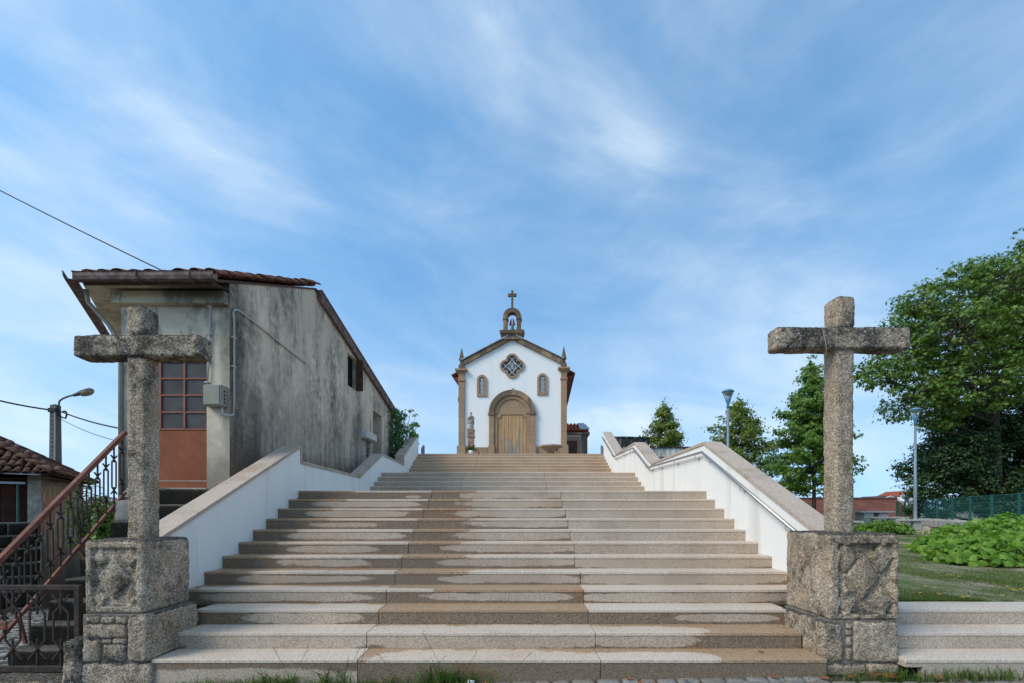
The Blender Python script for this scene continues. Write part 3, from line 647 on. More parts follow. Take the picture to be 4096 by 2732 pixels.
def wet_pattern(n, part, L):
    "where the stone has dried, per step and slab (0 left, 1 middle, 2 right): riser patch, tread patch"
    R = random.uniform
    full = (0, L, 0.02, 0.085)
    if part == 0:
        rz = {1: (-.1, L*.62, 0.0, .10), 2: (0, L*.62, 0.03, .095), 3: (L*.08, L*.33, 0.0, .05), 4: (L*.0, L*.43, 0.005, .042), 5: (L*.05, L*.36, .006, .040), 6: (L*.07, L*.28, .004, .042),
              7: (L*.05, L*.26, .0, .036), 8: (L*.07, L*.37, .006, .044), 9: (L*.02, L*.25, .0, .026), 10: (L*.06, L*.35, .008, .040), 11: (L*.05, L*.40, .01, .042)}.get(n, (L*.36, L*.06, .0, .024))
        tr = {1: DRY, 2: DRY, 3: (0, L*.55, -.10, .26), 4: (L*.08, L*.50, -.12, .20)}.get(n, (L*.18, L*.42, -.16, .16))
        if n >= 9: tr = (L*.3, L*.4, -.16, .12)
    elif part == 1:
        rz = {1: (9, .1, 0, .01), 2: (0, L*.6, 0.022, .085), 3: (9, .1, 0, .01), 4: (L*.06, L*.40, .01, .040)}.get(n, (L * R(.10, .18), L * R(.37, .44), .012, R(.042, .055)))
        tr = {1: (L*.05, L*.56, -.12, .26), 2: (0, L*.7, -.10, .25), 3: (9, .1, 0, .01), 4: (-L*.52, L*.25, -.16, .08)}.get(n, (L*.28, L*.45, -.12, .24))
        if n >= 10: rz = (L*.12, L*.44, .015, .055)
    else:
        rz = {1: (9, .1, 0, .01), 2: (-L*.26, L*.27, .012, .055), 3: (L*.18, L*.26, 0, .03), 4: (L*.04, L*.56, .012, .06)}.get(n, (0, L*.62, .03, .082 + .01 * (n - 5)))
        tr = {1: (-L*.30, L*.34, -.10, .16), 2: (-L*.28, L*.36, -.12, .20), 3: DRY, 4: DRY}.get(n, DRY)
        if n >= 9: rz = DRY
    if rz[3] < 0.06 and rz[1] > .15: rz = (rz[0], rz[1], rz[2] + .013, rz[3] + .010)      # the dry patches reach up to the nosing
    return rz, tr
TT = 0.034
for i, (y, z, _, fl) in enumerate(steps):
    n = i + 1
    ynext = steps[i + 1][0] if i + 1 < len(steps) else 18.28
    prev = steps[i - 1][1] if i else -0.16
    if fl == 1 and n <= 3: xl, xr = (-3.455, -3.465, -3.53)[n - 1], (2.92, 2.90, 2.98)[n - 1]
    else: xl, xr = XL + 0.002, XR - 0.002
    js = [xl] + [j + random.uniform(-.02, .02) for j in JX] + [xr]
    tone = {1: 0.28, 2: 0.32, 3: 0.95}[fl]
    long_t = ynext - y > 0.6
    for k in range(3):
        x0, x1 = js[k] + (0.0025 if k else 0), js[k + 1] - (0.0025 if k < 2 else 0)
        if fl == 1: rz, tr = wet_pattern(n, k, x1 - x0)
        elif fl == 2: rz, tr = (0, 9, 0.02, 0.085 if k else 0.075), DRY
        else: rz, tr = DRY, DRY
        tn = tone + (random.uniform(-.12, .12))
        rb = min(ynext + 0.06, y + 0.40)
        slab('riser_stone', 'riser', x0, x1, y + 0.006, rb, prev - 0.02, z - TT - 0.0015, stairs, tn, rz)
        slab('tread_slab', 'tread', x0 + 0.0005, x1 - 0.0005, y, (y + 0.33) if long_t else ynext + 0.004, z - TT, z, stairs, tn, tr)
    if long_t:                                                # landings, paved with large slabs
        ya, yb = y + 0.335, ynext + 0.004; nr = 3 if i + 1 < len(steps) else 0
        for r in range(nr):
            for k in range(3):
                x0, x1 = js[k] + (0.003 if k else 0), js[k + 1] - (0.003 if k < 2 else 0)
                slab('landing_slab', 'tread', x0, x1, ya + (yb - ya) * r / nr + 0.003, ya + (yb - ya) * (r + 1) / nr, z - 0.06, z - 0.001, stairs, tone, DRY)
# the three lowest steps run on to the right of the pedestal, up to the lawn
gsteps = thing('garden_steps', 'three low granite steps beside the right cross leading to the lawn', 'steps', (6.0, 4.29, 0))
gx = [3.66, 6.05, 8.3, 10.4]
for n in range(1, 4):
    y = steps[n - 1][0] + 0.0; z = n * 0.1605; y1 = steps[n][0] if n < 3 else 5.42
    for k in range(3):
        sh = random.uniform(-.25, .25) if k else 0; sh2 = 0.0
        x0, x1 = gx[k] + (0.003 if k else 0.0), gx[k + 1]
        if n == 1 and k == 0:                                # drain hole knocked through the lowest riser beside the pedestal
            slab('riser_stone', 'riser', 3.83, x1, y + .006, y1 + .05, -0.06, z - TT - .0015, gsteps, 0.05, (0, 9, .03, .10))
            slab('riser_stone', 'riser', 3.66, 3.83, y + .006, y1 + .05, 0.085, z - TT - .0015, gsteps, 0.05, (0, 9, .03, .10))
        else: slab('riser_stone', 'riser', x0, x1, y + .006, y1 + .05, (n - 1) * .1605 - .02 - (.05 if n == 1 else 0), z - TT - .0015, gsteps, 0.05, (0, 9, .022, .085))
        slab('tread_slab', 'tread', x0, x1, y, y1 + .004, z - TT, z, gsteps, 0.02, DRY)
m = MB(); m.box(3.67, 3.828, 4.36, 4.60, -0.05, 0.083); m.obj('drain_hole', MAT['dark'], gsteps)

# ------------------------------------------------------------------ white stair walls with granite coping
def stair_wall(name, label, prof, xin, xout, drops):
    t = thing(name, label, 'wall', ((xin + xout) / 2, prof[0][0], 0))
    x0, x1 = min(xin, xout), max(xin, xout)
    pts = [(prof[0][0], -0.3)] + [(y, z - 0.052) for y, z in prof] + [(prof[-1][0], 0.5)]
    o = fix_normals(MB().prism(pts, 'yz', x0, x1).obj('wall_body', MAT['white'], t))
    ov = 0.022
    for (ya, za), (yb, zb) in zip(prof[:-1], prof[1:]):       # coping slabs following the slope
        if abs(yb - ya) < 0.02:                               # upright end piece of the coping
            hi, lo = max(za, zb), min(za, zb)
            m = MB().cbox(x0 - ov, x1 + ov, ya - 0.012 if zb < za else ya - 0.02, ya + 0.03, lo - 0.05, hi - 0.053, 0.004); m.obj('coping_end', MAT['cap'], t); continue
        L = math.hypot(yb - ya, zb - za); k = max(1, round(L / 1.25))
        for i in range(k):
            a, b = i / k, (i + 1) / k; g = 0.0015
            p = (ya + (yb - ya) * a + g, za + (zb - za) * a), (ya + (yb - ya) * b - g, za + (zb - za) * b)
            q = [(p[0][0], p[0][1] - 0.05), (p[1][0], p[1][1] - 0.05), (p[1][0], p[1][1]), (p[0][0], p[0][1])]
            fix_normals(MB().prism(q, 'yz', x0 - ov, x1 + ov).obj('coping_slab', MAT['cap'], t))
    return t
profR = [(4.95, 1.262), (8.23, 2.815), (11.47, 2.78), (13.09, 3.545), (15.56, 3.535), (17.85, 4.675)]
wallR = stair_wall('stair_wall', 'white stair wall with granite coping and steel handrail on the right', profR, XR, XR + 0.275, None)
profL = [(4.78, 1.19), (8.215, 2.756), (8.218, 2.470), (11.30, 2.436), (13.19, 3.225), (15.66, 3.19), (15.663, 3.49), (18.0, 4.63)]
wallL = stair_wall('stair_wall', 'white stair wall with granite coping along the stained building', profL, XL, XL - 0.275, None)

# steel handrail on the right wall
rail = thing('handrail', 'round stainless steel handrail fixed to the right stair wall', 'handrail', (3.29, 5.1, 1.0))
def rail_z(Y):
    for (ya, za), (yb, zb) in zip(profR[:-1], profR[1:]):
        if ya <= Y <= yb: return za + (zb - za) * (Y - ya) / (yb - ya)
rp = [(Y, rail_z(Y) - dz) for Y, dz in ((5.05, 0.16), (8.15, 0.16), (11.50, 0.13), (13.02, 0.14), (15.60, 0.13), (17.7, 0.16))]
MB().tube([(3.30, y, z) for y, z in rp], 0.0225, 12).obj('rail_tube', MAT['steel'], rail, smooth=True)
for Y in (5.6, 6.75, 7.95, 8.45, 9.55, 10.6, 11.38, 11.7, 12.75, 13.3, 14.3, 15.4, 15.9, 16.8, 17.5):
    for (ya, za), (yb, zb) in zip(rp[:-1], rp[1:]):
        if ya <= Y <= yb: z = za + (zb - za) * (Y - ya) / (yb - ya)
    b = MB().tube([(3.30, Y, z - 0.015), (3.30, Y, z - 0.075), (3.318, Y, z - 0.092), (3.372, Y, z - 0.092)], 0.007, 8).obj('bracket', MAT['steel'], rail)
    m = MB(); m.tube([(3.372, Y, z - 0.092), (3.3795, Y, z - 0.092)], 0.028, 14); m.obj('wall_plate', MAT['steel'], b)

# ------------------------------------------------------------------ the two stone crosses on carved pedestals
def reliefL(u, v):
    h = 0.0
    if abs(u) < 0.74 and abs(v) < 0.80:
        h = 0.034 * min(1, (0.74 - abs(u)) / 0.05) * min(1, (0.80 - abs(v)) / 0.05)
        d = abs(u + 0.02) / 0.58 + abs(v + 0.02) / 0.64              # worn lozenge in the middle
        h -= 0.026 * sm(1.0, 0.82, d) + 0.014 * max(0, 1 - d)
        for cu, cv in ((0.5, 0.52), (-0.5, -0.58), (0.5, -0.58), (-.5, .52)):
            dd = abs(u - cu) / 0.26 + abs(v - cv) / 0.30
            h -= 0.024 * sm(1.05, 0.75, dd)
    return h
def reliefR(u, v):
    h = 0.0
    if abs(u - 0.04) < 0.80 and -0.86 < v < 0.78:
        e = min(0.80 - abs(u - 0.04), 0.78 - v, v + 0.86)
        h = 0.050 * min(1, e / 0.045)
        d = abs(u + 0.02) / 0.52 + abs(v - 0.02) / 0.60
        h -= 0.036 * sm(1.0, 0.84, d) + 0.022 * max(0, 1 - d)
        for cu, cv in ((-0.52, 0.48), (0.52, 0.46), (-0.50, -0.56), (0.52, -0.56)):
            dd = abs(u - cu) / 0.36 + abs(v - cv) / 0.42
            h -= 0.038 * sm(1.0, 0.80, dd) + 0.012 * max(0, 1 - dd)
    return h
def rough_at(name, x0, x1, y0, y1, z0, z1, step, rad, amp, seed, mat, parent, **k):
    me = rough_mesh(name, (x1 - x0, y1 - y0, z1 - z0), step, rad, amp, seed, MAT[mat], **k)
    return inst(name, me, parent, ((x0 + x1) / 2, (y0 + y1) / 2, (z0 + z1) / 2))

def stones(parent, items, yf, seed):
    "front stones of a pedestal base given by photo pixel rectangles on the plane Y = yf"
    for i, (xa, xb, ya, yb, dep, mat) in enumerate(items):
        a = P(xa, yb, yf); b = P(xb, ya, yf); w = min(b.x - a.x, b.z - a.z)
        rough_at('base_stone', a.x, b.x, yf, yf + dep, a.z, b.z, max(0.010, min(0.02, w / 5)), min(0.035, w * 0.3), min(0.008, w * 0.07), seed + i, mat, parent, coarse=7)

crossL = thing('stone_cross', 'weathered granite cross in front of the stained building, on a carved pedestal', 'stone cross', (-3.8, 4.6, -0.1), group='granite crosses flanking the stairs')
rough_at('pedestal_block', -4.105, -3.53, 4.30, 4.915, 0.585, 1.287, 0.0115, 0.040, 0.0050, 1, 'oldstone', crossL, relief=reliefL)
rough_at('shaft', -3.885, -3.695, 4.515, 4.715, 1.265, 3.60, 0.0125, 0.035, 0.0050, 2, 'oldstone', crossL, coarse=3, taper=0.03)
rough_at('arm', -4.40, -3.14, 4.49, 4.70, 3.085, 3.31, 0.0125, 0.035, 0.0055, 3, 'oldstone_dark', crossL, coarse=4)
rough_at('head', -3.885, -3.69, 4.50, 4.71, 3.29, 3.605, 0.0125, 0.055, 0.006, 4, 'oldstone_dark', crossL, coarse=4)
MB().box(-4.09, -3.50, 4.285, 4.90, -0.2, 0.588).obj('mortar_core', MAT['mortar'], crossL)
stones(crossL, [(322, 604, 2654, 2760, .5, 'oldstone_light'), (324, 396, 2558, 2652, .3, 'oldstone_light'), (404, 494, 2574, 2651, .3, 'oldstone'),
    (324, 502, 2494, 2556, .35, 'oldstone_light'), (340, 396, 2462, 2496, .2, 'oldstone'), (400, 452, 2466, 2497, .2, 'oldstone_light'), (456, 506, 2464, 2497, .2, 'oldstone'),
    (402, 444, 2556, 2575, .1, 'oldstone'), (448, 502, 2554, 2576, .1, 'oldstone_light')], 4.255, 40)
rough_at('base_stone', P(505, 0, 4.25).x, -3.455, 4.25, 4.93, P(0, 2650, 4.25).z, P(0, 2462, 4.25).z, 0.013, 0.04, 0.008, 61, 'oldstone_light', crossL, coarse=6)
rough_at('base_stone', -4.235, -4.085, 4.215, 4.46, -0.2, P(0, 2560, 4.25).z, 0.014, 0.05, 0.012, 62, 'oldstone_dark', crossL, coarse=6)

crossR = thing('stone_cross', 'weathered granite cross beside the lawn, on a carved pedestal', 'stone cross', (3.35, 4.7, 0), group='granite crosses flanking the stairs')
rough_at('pedestal_block', 3.02, 3.70, 4.395, 5.12, 0.505, 1.342, 0.0115, 0.035, 0.0055, 5, 'oldstone', crossR, relief=reliefR)
rough_at('shaft', 3.255, 3.455, 4.65, 4.87, 1.32, 3.765, 0.0125, 0.045, 0.0055, 6, 'oldstone_light', crossR, coarse=3, taper=0.02)
rough_at('arm', 2.625, 4.0, 4.615, 4.805, 3.21, 3.44, 0.0125, 0.035, 0.005, 7, 'oldstone_dark', crossR, coarse=4)
rough_at('head', 3.25, 3.452, 4.62, 4.84, 3.42, 3.77, 0.0125, 0.06, 0.006, 8, 'oldstone', crossR, coarse=4)
MB().box(2.985, 3.665, 4.40, 5.08, -0.1, 0.508).obj('mortar_core', MAT['mortar'], crossR)
stones(crossR, [(3416, 3600, 2485, 2652, .45, 'oldstone_light'), (3392, 3408, 2492, 2516, .1, 'oldstone_light'), (3390, 3408, 2520, 2540, .1, 'oldstone_light'), (3390, 3410, 2545, 2585, .1, 'oldstone'),
    (3388, 3408, 2592, 2640, .1, 'oldstone'), (3303, 3470, 2656, 2705, .5, 'oldstone'), (3474, 3604, 2656, 2705, .5, 'oldstone_light')], 4.375, 80)
rough_at('base_stone', 2.93, P(3374, 0, 4.38).x, 4.37, 5.10, P(0, 2652, 4.38).z, P(0, 2484, 4.38).z, 0.013, 0.05, 0.010, 95, 'oldstone', crossR, coarse=6)
m = MB(); w = [P(3288, 1302, 4.60), P(3294, 1330, 4.598), P(3302, 1372, 4.598), P(3306, 1396, 4.60), P(3308, 1412, 4.66), P(3300, 1416, 4.64), P(3306, 1398, 4.60)]
m.tube(w, 0.0022, 5); tag(m.obj('tied_wire', MAT['pvc']), 'thin pale wire tied round the arm of the right cross', 'wire')
# ------------------------------------------------------------------ the stained building on the left
XB = -4.6; YN, YF = 7.27, 16.9; XBL = -6.33
bld = thing('old_building', 'tall building with black-stained plaster gable wall beside the stairs', 'building', (-5.5, 7.27, 0))
ZE = 5.20; YR_, ZR = 10.31, 6.62; ZF = 5.27
def top_z(Y): return ZE + (ZR - ZE) * (Y - YN) / (YR_ - YN) if Y <= YR_ else ZR + (ZF - ZR) * (Y - YR_) / (YF - YR_)
def wall_cells(axis, const, us, top, holes, bottom):
    "vertical wall with openings: axis 'y' wall at X = const running along Y, axis 'x' wall at Y = const"
    m = MB(); us = sorted(set(us + [h[0] for h in holes] + [h[1] for h in holes]))
    for a, b in zip(us[:-1], us[1:]):
        hs = sorted([h for h in holes if h[0] <= a + 1e-6 and h[1] >= b - 1e-6], key=lambda h: h[2])
        spans = []; z = bottom
        for h in hs: spans.append((z, z, h[2], h[2])); z = h[3]
        spans.append((z, z, top(a), top(b)))
        for (z0a, z0b, z1a, z1b) in spans:
            if axis == 'y': m.add([(const, a, z0a), (const, b, z0b), (const, b, z1b), (const, a, z1a)], [(0, 1, 2, 3)])
            else: m.add([(a, const, z0a), (b, const, z0b), (b, const, z1b), (a, const, z1a)], [(0, 1, 2, 3)])
    return m
def jambs(m, axis, const, h, depth):
    u0, u1, z0, z1 = h
    def q(u, d, z): return (const + d, u, z) if axis == 'y' else (u, const + d, z)
    for (ua, za, ub, zb) in ((u0, z0, u0, z1), (u1, z0, u1, z1), (u0, z1, u1, z1), (u0, z0, u1, z0)):
        m.add([q(ua, 0, za), q(ub, 0, zb), q(ub, depth, zb), q(ua, depth, za)], [(0, 1, 2, 3)])
holes = [(12.33, 12.94, 4.98, 5.86), (13.44, 14.12, 2.85, 3.80), (14.48, 15.39, 2.3, 4.78)]
m = wall_cells('y', XB, [YN, YR_, YF] + [7.5 + i for i in range(10)], top_z, holes, -0.6)
for h, d in zip(holes, (-0.10, -0.18, -0.42)): jambs(m, 'y', XB, h, d)
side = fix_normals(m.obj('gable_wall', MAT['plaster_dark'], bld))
MB().box(XB - 0.44, XB - 0.42, 14.40, 15.50, 2.3, 4.8).obj('niche_back', MAT['plaster_dark'], bld)
DX0, DX1, DZ0, DZ1 = -6.14, -4.965, 1.93, 4.33
fm = wall_cells('x', YN, [XBL, XB], lambda u: ZE - 0.02, [(DX0, DX1, DZ0, DZ1)], -0.6); jambs(fm, 'x', YN, (DX0, DX1, DZ0, DZ1), 0.10)
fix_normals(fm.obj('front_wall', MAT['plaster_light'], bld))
bl = (XBL - 0.5 * 9.6, YF)                                     # the left side runs off at an angle along the alley
MB().add([(XBL, YN, -0.6), (bl[0], bl[1], -1.6), (bl[0], bl[1], ZE), (XBL, YN, ZE)], [(0, 1, 2, 3)]).obj('alley_wall', MAT['plaster_light'], bld)
MB().add([(bl[0], YF, -1.6), (XB, YF, -0.6), (XB, YF, ZF - 0.02), (bl[0], YF, ZF - 0.02)], [(0, 1, 2, 3)]).obj('rear_wall', MAT['plaster_dark'], bld)
# front door: brown steel panel below, wired glass above
dy = YN + 0.07
door = MB().cbox(DX0 + .004, DX1 - .004, dy, dy + 0.04, DZ0 + 0.002, 2.86, 0.004).obj('door', MAT['door_rust'], bld)
MB().cbox(DX0 + .004, DX1 - .004, dy - 0.012, dy - 0.001, DZ0 + 0.002, DZ0 + 0.11, 0.003).obj('kick_plate', MAT['door_rust'], door)
MB().cbox(DX0 + .004, DX1 - .004, dy - 0.014, dy - 0.001, DZ0 + 0.112, DZ0 + 0.122, 0.002).obj('worn_edge', MAT['pvc'], door)
zs = [2.88, 3.155, 3.43, 3.70, 3.97, 4.31]; xs_ = [DX0 + 0.03, -5.76, -5.37, DX1 - 0.03]
for a, b in zip(zs[:-1], zs[1:]):
    for c, d in zip(xs_[:-1], xs_[1:]):
        MB().box(c + 0.012, d - 0.012, dy + 0.012, dy + 0.02, a + 0.010, b - 0.010).obj('glass_pane', MAT['wired'], door)
for z in zs: MB().cbox(DX0 + .004, DX1 - .004, dy - 0.006, dy + 0.034, z - 0.013, z + 0.013, 0.003).obj('glazing_bar', MAT['door_bar'], door)
for x in xs_: MB().cbox(x - 0.017, x + 0.017, dy - 0.010, dy + 0.036, 2.895, 4.30, 0.003).obj('glazing_bar', MAT['door_bar'], door)
MB().cbox(DX0 - 0.05, DX1 + 0.04, YN - 0.07, YN + 0.06, DZ0 - 0.035, DZ0 - 0.001, 0.005).obj('door_sill', MAT['cap'], bld)
MB().cbox(DX0 - 0.10, DX1 + 0.09, YN - 0.05, YN + 0.004, DZ0 - 0.15, DZ0 - 0.037, 0.005).obj('sill_beam', MAT['render'], bld)
# openings of the gable wall
w1 = MB().box(XB - 0.11, XB - 0.095, 12.33, 12.94, 4.98, 5.86).obj('loft_window', MAT['dark'], bld)
MB().cbox(XB + 0.005, XB + 0.20, 12.945, 12.975, 4.98, 5.86, 0.004).obj('open_shutter', MAT['wood_brown'], w1)
MB().cbox(XB - 0.085, XB - 0.03, 12.335, 12.375, 4.985, 5.855, 0.003).obj('frame', MAT['wood_brown'], w1)
w2 = MB().box(XB - 0.12, XB - 0.11, 13.44, 14.12, 2.85, 3.80).obj('shuttered_window', MAT['dark'], bld)
z = 2.87
while z < 3.74:
    MB().cbox(XB - 0.108, XB - 0.092, 13.45, 14.11, z, z + 0.060, 0.004).obj('slat', MAT['shutter'], w2); z += 0.066
MB().cbox(XB - 0.11, XB + 0.19, 13.40, 14.32, 3.72, 3.95, 0.03).obj('roller_box', MAT['shutter'], bld)
# roof: tiles on the street side, deck and metal verge on the rear slope
YE = 6.86; ZEV = 5.105; sl = math.atan2(ZR + 0.05 - ZEV, YR_ - YE)
m = MB(); m.add([(-6.62, YE + .05, ZEV - .02), (XB + .02, YE + .05, ZEV - .02), (XB + .02, YR_, ZR), (-6.62 - .55 * 3.4, YR_, ZR), (-6.62, YE + .05, ZEV - .06), (XB + .02, YE + .05, ZEV - .06), (XB + .02, YR_, ZR - .04), (-6.62 - .55 * 3.4, YR_, ZR - .04)],
                [(0, 1, 2, 3), (7, 6, 5, 4), (0, 4, 5, 1), (1, 5, 6, 2), (2, 6, 7, 3), (3, 7, 4, 0)]); fix_normals(m.obj('roof_deck', MAT['tile_old'], bld))
m = MB(); m.add([(-8.5, YR_ + .01, ZR), (XB + .04, YR_ + .01, ZR), (XB + .04, YF + .2, ZF - .02), (-12, YF + .2, ZF - .02), (-8.5, YR_ + .01, ZR - .05), (XB + .04, YR_ + .01, ZR - .05), (XB + .04, YF + .2, ZF - .07), (-12, YF + .2, ZF - .07)],
                [(0, 1, 2, 3), (7, 6, 5, 4), (0, 4, 5, 1), (1, 5, 6, 2), (2, 6, 7, 3), (3, 7, 4, 0)]); fix_normals(m.obj('rear_roof', MAT['tile_old'], bld))
def barrel(name, mat, w=0.21, L=0.44, r2=0.80, up=True, n=6):
    "one curved roof tile lying along +y, crown up or as a trough"
    vs = []; th = 0.014
    for (y, s) in ((0, 1.0), (L, r2)):
        for rr in (w / 2 * s, w / 2 * s - th):
            for k in range(n + 1):
                a = math.pi * k / n; z = math.sin(a) * rr * 0.85
                vs.append((math.cos(a) * rr, y, z if up else -z + w * 0.30))
    m = MB(); q = n + 1; fs = []
    for k in range(n):
        fs += [(k, k+1, 2*q + k+1, 2*q + k), (q + k, 3*q + k, 3*q + k+1, q + k+1), (k, q + k, q + k+1, k+1), (2*q + k, 2*q + k+1, 3*q + k+1, 3*q + k)]
    fs += [(0, 2*q, 3*q, q), (n, q + n, 3*q + n, 2*q + n)]
    m.add(vs, fs); me = m.data(name, mat, True); return me
T_up = barrel('roof_tile', MAT['tile_mid']); T_dn = barrel('roof_tile', MAT['tile_mid'], up=False)
run = math.hypot(YR_ - YE, ZR - ZEV); rows = int(run / 0.36) + 1
for r in range(rows):
    y = YE - 0.02 + math.cos(sl) * 0.36 * r; z = ZEV + 0.005 + math.sin(sl) * 0.36 * r + 0.012
    xl = -6.6 - 0.55 * (y - YE); x = XB - 0.02
    while x > xl and (r < 3 or x > XB - 0.9):
        inst('roof_tile', T_dn, bld, (x - 0.115, y, z - 0.01), (sl - 0.03, 0, random.uniform(-.03, .03)))
        inst('roof_tile', T_up, bld, (x, y + random.uniform(-.02, .02), z + random.uniform(.012, .035)), (sl - 0.03 + random.uniform(-.03, .03), random.uniform(-.05, .05), random.uniform(-.06, .06)), (1, 1, .62 if x < XB - .3 else .85)); x -= 0.232
gut = MB()
def gutter(m, a, b, w=0.12, h=0.11, side=(0, -1)):
    a, b = Vector(a), Vector(b); d = (b - a).normalized(); s = Vector((side[0], side[1], 0)).normalized(); u = Vector((0, 0, 1))
    prof = [(0, 0.0), (w * 0.85, 0), (w, h * 0.45), (w, h * 0.9), (w + .012, h), (w - .012, h), (w - .014, h * .5), (w * .8, .014), (.012, .014), (.012, h), (0, h)]
    n = len(prof); vs = [a + s * p + u * q for p, q in prof] + [b + s * p + u * q for p, q in prof]
    fs = [(i, (i + 1) % n, n + (i + 1) % n, n + i) for i in range(n)] + [tuple(range(n)), tuple(range(2 * n - 1, n - 1, -1))]
    m.add(vs, fs)
gutter(gut, (-6.60, YE, ZEV - 0.10), (XB + 0.08, YE, ZEV - 0.085)); g1 = fix_normals(gut.obj('gutter', MAT['gutter'], bld))
for x in (-5.65, -4.86): MB().tube([(x, YE + .02, ZEV - .12), (x, YE - .06, ZEV - .118), (x, YE - .127, ZEV - .06), (x, YE - .133, ZEV + .015)], 0.009, 6).obj('gutter_hook', MAT['gutter'], g1)
gut = MB(); gutter(gut, (-6.62, YE - .08, ZEV - .10), (-6.62 - .55 * 5, YE + 5 * .835 - .08, ZEV - .14), side=(-1, -.6)); g2 = fix_normals(gut.obj('gutter', MAT['gutter'], bld))
# soffit and eave beam
m = MB(); m.add([(-6.58, YE + .0, ZEV - .075), (XB + .0, YE, ZEV - .075), (XB + .0, YN, ZEV - .02), (XBL, YN, ZEV - .02), (XBL - .55 * 4.2, 10.75, ZEV - .02), (-9.34, 10.98, ZEV - .075)], [(0, 1, 2, 3), (0, 3, 4, 5)]); m.obj('soffit', MAT['plaster_light'], bld)
MB().cbox(-6.40, XB - .012, YN - 0.12, YN - 0.003, ZE - 0.36, ZE - 0.17, 0.006).obj('eave_beam', MAT['plaster_light'], bld)
MB().cbox(-6.55, XB, YE + 0.005, YE + 0.03, ZEV - 0.13, ZEV - 0.03, 0.004).obj('fascia', MAT['wood_brown'], bld)
dp = [(-6.66, 7.02, ZEV - .12), (-6.66, 7.06, ZEV - .30), (-6.45, 7.20, ZEV - .62), (-6.36, 7.235, ZEV - .80), (-6.315, 7.24, ZEV - .95), (-6.315, 7.24, 1.2)]
MB().tube(dp, 0.032, 10).obj('downpipe', MAT['greybox'], bld, smooth=True)
# brown metal verge down the rear slope
m = MB(); d0, d1 = Vector((0, YR_ + .12, ZR - .06)), Vector((0, YF + .15, ZF - .07))
vs = [];
for p in (d0, d1):
    for (a, b) in ((0.0, -.14), (.085, -.14), (.10, -.05), (.10, .03), (.125, .05), (.125, .075), (0.0, .075)): vs.append((XB + .003 + a, p.y, p.z + b))
m.add(vs, [(i, (i + 1) % 7, 7 + (i + 1) % 7, 7 + i) for i in range(7)] + [tuple(range(7)), tuple(range(13, 6, -1))]); fix_normals(m.obj('verge_trim', MAT['gutter'], bld))
# conduits and meter box
def at_side(x, y, off=0.03):
    Y = YX(x, XB); p = P(x, y, Y); p.x = XB + off; return p
box = thing('meter_box', 'grey electric meter cabinet with vents on the building corner', 'meter box', (-4.8, 7.2, 3.2))
a, b = P(818, 1625, 7.16), P(893, 1540, 7.16)
MB().cbox(a.x, b.x, 7.12, YN - 0.002, a.z, b.z, 0.012).obj('cabinet', MAT['greybox'], box)
MB().cbox(a.x + .012, b.x - .03, 7.108, 7.1195, a.z + .02, b.z - .012, 0.004).obj('cover', MAT['greybox'], box)
for i in range(4): MB().tube([(b.x + .0005, 7.19, a.z + .06 + .06 * i), (b.x + .004, 7.19, a.z + .06 + .06 * i)], 0.02, 10).obj('vent', MAT['black'], box)
c1 = thing('conduit', 'white conduit pipe running down the front wall to the meter box', 'conduit', (-4.85, 7.24, 3.6))
f = lambda x, y, Y=7.235: P(x, y, Y)
pt = [f(898, 1200), f(870, 1198), f(848, 1203), f(840, 1222), f(838, 1300), f(836, 1420), f(829, 1535)]
MB().tube(pt, 0.0135, 8).obj('pipe', MAT['pvc'], c1, smooth=True)
for (x, y) in ((840, 1225), (837, 1337), (835, 1445), (829, 1530)): q = f(x, y, 7.245); MB().cbox(q.x - .035, q.x + .035, 7.215, 7.268, q.z - .012, q.z + .012, .004).obj('clip', MAT['pvc'], c1)
c2 = thing('conduit', 'long white conduit pipe climbing the corner and crossing the gable wall', 'conduit', (-4.58, 7.4, 3.0))
e = lambda x, y: Vector((XB + .035, 7.30, P(x, y, 7.3).z))
pt = [Vector((XB + .03, 7.32, 3.12))] + [Vector((XB + .035, 7.33, P(915, y, 7.33).z)) for y in (1620, 1500, 1380, 1290)] + [at_side(926, 1250), at_side(932, 1238), at_side(945, 1240)] + [at_side(x, y, .025) for x, y in ((1000, 1280), (1075, 1340), (1150, 1400), (1222, 1455))]
MB().tube(pt, 0.0135, 8).obj('pipe', MAT['pvc'], c2, smooth=True)
for (x, y) in ((916, 1350), (916, 1467), (1000, 1280), (1075, 1340), (1150, 1400)):
    q = at_side(x, y) if x > 920 else Vector((XB + .03, 7.33, P(x, y, 7.33).z)); MB().cbox(XB + .002, XB + .05, q.y - .035, q.y + .035, q.z - .012, q.z + .012, .003).obj('clip', MAT['pvc'], c2)
MB().tube([(-4.67, 7.2, 3.23), (-4.67, 7.2, 3.12), (-4.64, 7.2, 3.09), (-4.58, 7.24, 3.08), (XB + .035, 7.32, 3.12)], 0.015, 8).obj('elbow', MAT['pvc'], c2, smooth=True)

